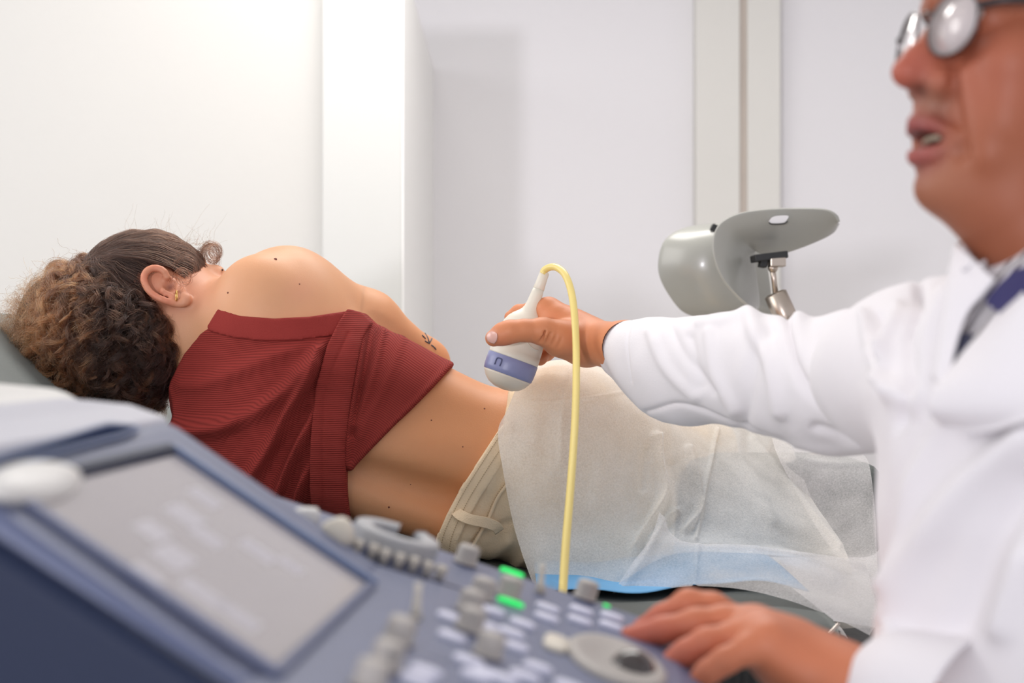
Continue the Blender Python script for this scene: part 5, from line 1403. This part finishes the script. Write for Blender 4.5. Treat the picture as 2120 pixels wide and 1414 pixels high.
mesh('bridge', *tube(catmull([Dh(.0985, -.0105, -.002), Dh(.1050, -.004, .001), Dh(.1050, .004, .001), Dh(.0985, .0105, -.002)], 14), .0013, 8), M_frame, gl)
# ------------------------------------------------------------------ white lab coat
def coat_mat(name, color=(231, 227, 229)):
    return mat(name, color, .85, bump=.0003, bscale=700, var=.008, vscale=10, sheen=.1, spec=.2)
M_coat = coat_mat('white_coat_cotton'); M_coat.use_backface_culling = False
M_stripe = mat('striped_shirt_cotton', (214, 210, 212), .8); N, L, b = nodes(M_stripe)
tc = N['Texture Coordinate'] if 'Texture Coordinate' in N else N.new('ShaderNodeTexCoord'); wv = N.new('ShaderNodeTexWave'); wv.bands_direction = 'X'; wv.inputs['Scale'].default_value = 55; wv.inputs['Distortion'].default_value = .3
mp = N.new('ShaderNodeMapping'); mp.inputs['Rotation'].default_value = (0, R(-38), R(20)); L.new(tc.outputs['Object'], mp.inputs['Vector']); L.new(mp.outputs[0], wv.inputs['Vector'])
cr = N.new('ShaderNodeValToRGB'); cr.color_ramp.elements[0].position = .42; cr.color_ramp.elements[0].color = (*lin((76, 66, 72)), 1); cr.color_ramp.elements[1].position = .58; cr.color_ramp.elements[1].color = (*lin((222, 218, 220)), 1)
L.new(wv.outputs['Fac'], cr.inputs[0]); L.new(cr.outputs[0], b.inputs['Base Color'])
M_navycl = mat('navy_knit', (42, 38, 92), .8, bump=.0005, bscale=500, var=.08, sheen=.2)
M_darkcl = mat('dark_tie_cloth', (34, 36, 62), .7, bump=.0004, bscale=500, var=.08)
ct = Field((.17, .50, .50), (.80, 1.36, 1.26), .0050)
TF = hn((-.93, -.37, 0)); TS = np.array([TF[1], -TF[0], 0]) * -1          # coat front, and across the chest
def coat_fn(x, y, z):
    zz = z[0, 0, :]; cx = np.interp(zz, [.50, .70, .86, .98, 1.06, 1.13, 1.19], [.48, .475, .461, .450, .440, .430, .42])
    af = np.interp(zz, [.50, .70, .86, .98, 1.06, 1.13, 1.19], [.235, .205, .186, .176, .160, .118, .07]); asd = np.interp(zz, [.50, .70, .86, .98, 1.06, 1.13, 1.19], [.24, .22, .21, .215, .21, .165, .09])
    dx = x - cx[None, None, :]; dy = y - .955
    f = dx * TF[0] + dy * TF[1]; s = dx * TS[0] + dy * TS[1]
    r = ((np.abs(f) / af) ** 2.3 + (np.abs(s) / asd) ** 2.3) ** (1 / 2.3)
    return np.maximum((r - 1) * np.minimum(af, asd), np.maximum(.50 - z, z - 1.19) + 0 * r)
ct.put(coat_fn, (.17, .5, .5), (.8, 1.36, 1.19), .01)
nb0 = DO + np.array([.085, .01, -.205])
ct.cone(nb0 + np.array([0, 0, -.008]), W(1958, 738, 1.17), .058, .053, .05)
ct.cone(W(1958, 738, 1.17), W(1890, 755, 1.23), .053, .058, .04)
ct.cone(W(1890, 755, 1.23), W(1822, 775, 1.27), .058, .061, .03)
ct.cone(W(1960, 780, 1.08), W(1860, 790, 1.20), .060, .060, .04)
ct.cone(nb0 + np.array([.03, -.04, 0]), np.array([.56, .77, 1.03]), .07, .070, .05)
ct.cone(np.array([.56, .77, 1.03]), np.array([.56, .74, .82]), .072, .062, .04)
ct.cone(np.array([.56, .74, .82]), W(1870, 1480, YL - .03), .062, .044, .03)
# opening of the coat at the neck
ct.cone(DO + np.array([.085, 0, -.13]), DO + np.array([.045, -.03, -.235]), .062, .050, .012, mode='sub')
P, F = ct.nets(1); Nn = normals(P, F)
cxp = 1060 + P[:, 0] / P[:, 1] * FPX; cyp = 707 - (P[:, 2] - 1.1) / P[:, 1] * FPX
disp = .005 * noise3(P, 9, 4) + .0022 * noise3(P, 22, 6)
for pts, amp, wid in [([(2130, 905), (2010, 1010), (1900, 1180), (1850, 1414)], .011, 34), ([(2000, 800), (1930, 900), (1880, 1040), (1860, 1200)], .008, 24), ([(1945, 860), (1880, 1000), (1845, 1180)], -.007, 20),
                      ([(2120, 1010), (2050, 1120), (1990, 1300)], -.008, 30), ([(1830, 720), (1850, 800), (1900, 840)], .005, 16), ([(2120, 1150), (2080, 1300)], .008, 26), ([(1858, 630), (1836, 720), (1850, 820)], .006, 11), ([(1905, 590), (1882, 690), (1890, 800), (1870, 880)], -.008, 8), ([(1790, 650), (1800, 730), (1835, 800)], .006, 10), ([(1815, 650), (1822, 730), (1850, 780)], -.005, 8), ([(1960, 600), (1930, 700), (1920, 820)], .005, 14)]:
    disp += amp * np.exp(-(segdist(cxp, cyp, catmull(pts, 30)) / wid) ** 2) * 1.25 * (P[:, 0] < .45)
coat = mesh('lab_coat', P + Nn * disp[:, None], F, M_coat, doctor)
# what shows in the neck opening: striped shirt, navy knit, dark tie, then collar and lapels over it
def on_coat(poly_rows, off, name, m, na=26, nb_=26, th=.0025, y0=.70, y1=1.45, folds=()):
    A = bicubic([[(a, b, 0) for a, b in r] for r in poly_rows], na, nb_)
    P = cast(ct, A[..., 0].ravel(), A[..., 1].ravel(), y0, y1, 0).reshape(na, nb_, 3)
    for _ in range(6):                                  # relax depth so that the cloth spans hollows
        Q = P.copy(); Q[1:-1, 1:-1] = (P[:-2, 1:-1] + P[2:, 1:-1] + P[1:-1, :-2] + P[1:-1, 2:]) / 4; P = Q
    V, F = patch(P); N_ = normals(V, F); N_ *= -np.sign((N_ * (V - CAM)).sum(1))[:, None]
    t = np.linspace(0, 1, na)[:, None] * np.ones((1, nb_)); o_ = off(t, np.linspace(0, 1, nb_)[None, :] * np.ones((na, 1))) if callable(off) else off * np.ones((na, nb_))
    o = mesh(name, V + N_ * o_.reshape(-1, 1), F, m, doctor); solidify(o, th, 0); return o
on_coat([[(2085, 560), (2150, 520)], [(2050, 610), (2135, 620)], [(2010, 690), (2090, 700)], [(1998, 755), (2030, 752)]], .004, 'shirt', M_stripe)
on_coat([[(2115, 575), (2160, 560)], [(2062, 630), (2160, 640)], [(2080, 655), (2150, 668)]], .0075, 'navy_jumper', M_navycl)
on_coat([[(2010, 700), (2036, 706)], [(2003, 730), (2025, 735)], [(1996, 765), (2008, 765)]], .0085, 'tie', M_darkcl)
# far collar and lapel
on_coat([[(1998, 528), (2030, 540), (2086, 600)], [(1985, 580), (2015, 600), (2062, 628)], [(1975, 650), (2000, 660), (2030, 668)], [(1965, 720), (1985, 735), (2006, 742)], [(1950, 790), (1972, 810), (1990, 832)]],
        lambda a, b: .0075 + .008 * np.sin(math.pi * b) * (1 - .5 * a) + .004 * b, 'lapel', M_coat)
# near lapel, folded over in a broad roll
on_coat([[(2150, 625), (2190, 660), (2240, 760)], [(2095, 675), (2150, 740), (2210, 850)], [(2045, 725), (2105, 810), (2140, 880)], [(2005, 775), (2040, 840), (2060, 900)], [(1982, 815), (1990, 850), (1985, 890)]],
        lambda a, b: .012 + .012 * np.sin(math.pi * np.clip(b * 1.1, 0, 1)), 'lapel', M_coat, 40, 30, .003, .60)
mesh('coat_button', *lathe([(0, -.001), (.0085, -.001), (.009, .001), (.007, .0022), (0, .0018)], tuple(cast(ct, [1905], [1125], .6, 1.4, .006)[0]), (-.75, -.65, .1), 24), mat('button_pearl', (222, 214, 214), .3, var=.02), doctor)

# sleeve of the reaching arm
path = [W(1282, 722, 1.800), W(1340, 742, 1.735), W(1420, 760, 1.65), W(1520, 766, 1.555), W(1620, 785, 1.468), W(1710, 795, 1.395), W(1790, 785, 1.33), W(1860, 772, 1.26), W(1920, 760, 1.20), W(1990, 765, 1.12)]
rz = [.0340, .0475, .0580, .0615, .0630, .0650, .0650, .0640, .060, .055]; ry = [.029, .036, .044, .050, .054, .058, .060, .062, .062, .06]
na, nb_ = 260, 150
C_ = catmull(path, na); s_ = np.linspace(0, 1, na); tt = np.linspace(0, 1, len(rz)); RZ = np.interp(s_, tt, rz); RY = np.interp(s_, tt, ry)
T_ = np.gradient(C_, axis=0); T_ /= np.linalg.norm(T_, axis=1)[:, None]; up_ = np.array([0, 0, 1.]) - T_ * T_[:, 2:3]; up_ /= np.linalg.norm(up_, axis=1)[:, None]; sd_ = np.cross(T_, up_)
sd_ *= -np.sign(sd_[:, 1:2])
G = np.zeros((na, nb_, 3))
for j in range(nb_):
    a = 2 * math.pi * j / nb_; cc, ss = math.cos(a), math.sin(a)      # a=0 top, towards us at 90 degrees
    low = np.maximum(0, -cc)
    G[:, j] = C_ + up_ * (RZ * cc * (1 + 0 * low))[:, None] + sd_ * (RY * ss)[:, None]
    G[:, j] += up_ * (-.016 * low ** 2 * np.exp(-((s_ - .15) / .08) ** 2))[:, None]
V = G.reshape(-1, 3); idx = np.arange(na * nb_).reshape(na, nb_); nx = np.roll(idx, -1, 1)
F = np.stack([idx[:-1], nx[:-1], nx[1:], idx[1:]], -1).reshape(-1, 4)
N_ = normals(V, F); ctr = np.repeat(C_, nb_, 0); N_ *= np.sign((N_ * (V - ctr)).sum(1))[:, None]
qx = 1060 + V[:, 0] / V[:, 1] * FPX; qy = 707 - (V[:, 2] - 1.1) / V[:, 1] * FPX
d = .0028 * noise3(V, 13, 2) + .0014 * noise3(V, 30, 3)
near_side = (N_[:, 1] < .25)
SF = [([(1632, 655), (1642, 720), (1668, 790), (1720, 850), (1800, 905)], -.010, 11), ([(1650, 640), (1668, 720), (1700, 785), (1770, 840), (1835, 862)], .009, 18),
      ([(1548, 640), (1572, 700), (1602, 760), (1618, 850)], .008, 16), ([(1770, 650), (1790, 730), (1825, 790)], -.006, 10), ([(1800, 640), (1812, 710), (1850, 770)], .008, 14),
      ([(1600, 690), (1560, 760), (1540, 880)], -.005, 15), ([(1470, 690), (1480, 770), (1520, 850)], .0045, 12), ([(1430, 700), (1450, 800)], -.004, 12), ([(1350, 690), (1380, 760), (1440, 820)], .004, 11),
      ([(1385, 670), (1420, 740), (1480, 810)], -.003, 10), ([(1640, 925), (1740, 930), (1830, 915)], .004, 12), ([(1690, 880), (1760, 905), (1830, 900)], -.005, 9), ([(1545, 648), (1500, 665), (1450, 670)], .004, 9),
      ([(1340, 850), (1420, 835), (1530, 880), (1640, 920)], -.003, 5), ([(1308, 668), (1304, 720), (1310, 790)], -.0018, 2.2)]
for pts, amp, wid in SF: d += amp * np.exp(-(segdist(qx, qy, catmull(pts, 30)) / wid) ** 2) * np.clip(.6 - N_[:, 1] * 2, 0, 1)
V = V + N_ * d[:, None]
sl_o = mesh('sleeve', V, F, M_coat, doctor); solidify(sl_o, .0022, 1)
# loose corner of the cuff hanging under the wrist
cw = [[(1290, 790, 1.790), (1318, 812, 1.775), (1352, 832, 1.755)], [(1306, 806, 1.785), (1334, 832, 1.772), (1372, 846, 1.750)], [(1322, 820, 1.782), (1350, 851, 1.770), (1392, 853, 1.745)]]
sheet('cuff_corner', cw, 16, 16, M_coat, doctor, noise=.0003)
# near sleeve cuff above the hand on the console
pth = [W(1795, 1430, .960), W(1830, 1455, .955), W(1900, 1470, .93), W(2010, 1510, .90)]
C2 = catmull(pth, 40); V, F = tube(C2, np.interp(np.linspace(0, 1, 40), [0, .3, 1], [.031, .042, .058]), 40); F = F[:-2]
V = V + .0012 * noise3(V, 40, 3)[:, None]; so = mesh('sleeve', V, F, M_coat, doctor); solidify(so, .002, 1)
# stool he sits on
stool = empty('swivel_stool', (.52, .95, 0)); tag(stool, 'round swivel stool under the seated doctor, mostly out of view', 'stool')
mesh('seat', *lathe([(0, .40), (.15, .40), (.17, .41), (.17, .44), (.155, .455), (0, .458)], (.52, .95, 0), (0, 0, 1), 40), M_black, stool)
mesh('post', *lathe([(.03, .06), (.03, .40)], (.52, .95, 0), (0, 0, 1), 24), M_steel, stool)
for i in range(5):
    a = 2 * math.pi * i / 5; mesh('leg', *tube([(.52, .95, .075), (.52 + .25 * math.cos(a), .95 + .25 * math.sin(a), .05)], .014, 10), M_steel, stool)
    mesh('castor', *lathe([(0, -.012), (.024, -.012), (.026, 0), (.024, .012), (0, .012)], (.52 + .25 * math.cos(a), .95 + .25 * math.sin(a), .026), (-math.sin(a), math.cos(a), 0), 18), M_black, stool)
# ------------------------------------------------------------------ parts of parts
bpy.context.view_layer.update()
def under(child, parent):
    mw = child.matrix_world.copy(); child.parent = parent; child.matrix_parent_inverse = parent.matrix_world.inverted(); child.matrix_basis = mw
def kind_of(o): return o.name.split('.')[0]
def kids(root, kind): return [o for o in bpy.data.objects if o.parent == root and kind_of(o) == kind]
def nearest(o, cands): return min(cands, key=lambda c: (c.matrix_world.translation - o.matrix_world.translation).length)
for c in kids(con, 'knob_collar') + kids(con, 'green_lamp'): under(c, nearest(c, kids(con, 'knob')))
for c in kids(con, 'slider_slot'): under(c, nearest(c, kids(con, 'slider_knob')))
for a, b in (('screen_icon', 'touch_screen'), ('screen_rim', 'touch_screen'), ('slot_rim', 'handle_slot'), ('trackball', 'trackball_bezel'), ('holder_cup', 'probe_holder'), ('side_trim_line', 'side_shell'), ('castor', 'base')):
    p = kids(con, b)[0]
    for c in kids(con, a): under(c, p)
for a in ('neck_band', 'side_panel', 'hem_band'):
    for c in kids(woman, a): under(c, top)
for a in ('waistband', 'belt_loop', 'stitching', 'seam', 'waistband_edge'):
    for c in kids(woman, a): under(c, trousers)
for a in ('lapel', 'sleeve', 'coat_button', 'cuff_corner'):
    for c in kids(doctor, a): under(c, coat)
e_ = kids(doctor, 'eyeball')
for c, p in zip(kids(doctor, 'iris'), e_): under(c, p)
for c, p in zip(kids(gl, 'lens'), kids(gl, 'rim')): c['label'] = 'pale reflecting lens'; under(c, p)
for c in kids(couch, 'seam'): under(c, kids(couch, 'head_rest')[0])
for c in kids(couch, 'hinge_screw'): under(c, kids(couch, 'hinge_block')[0])
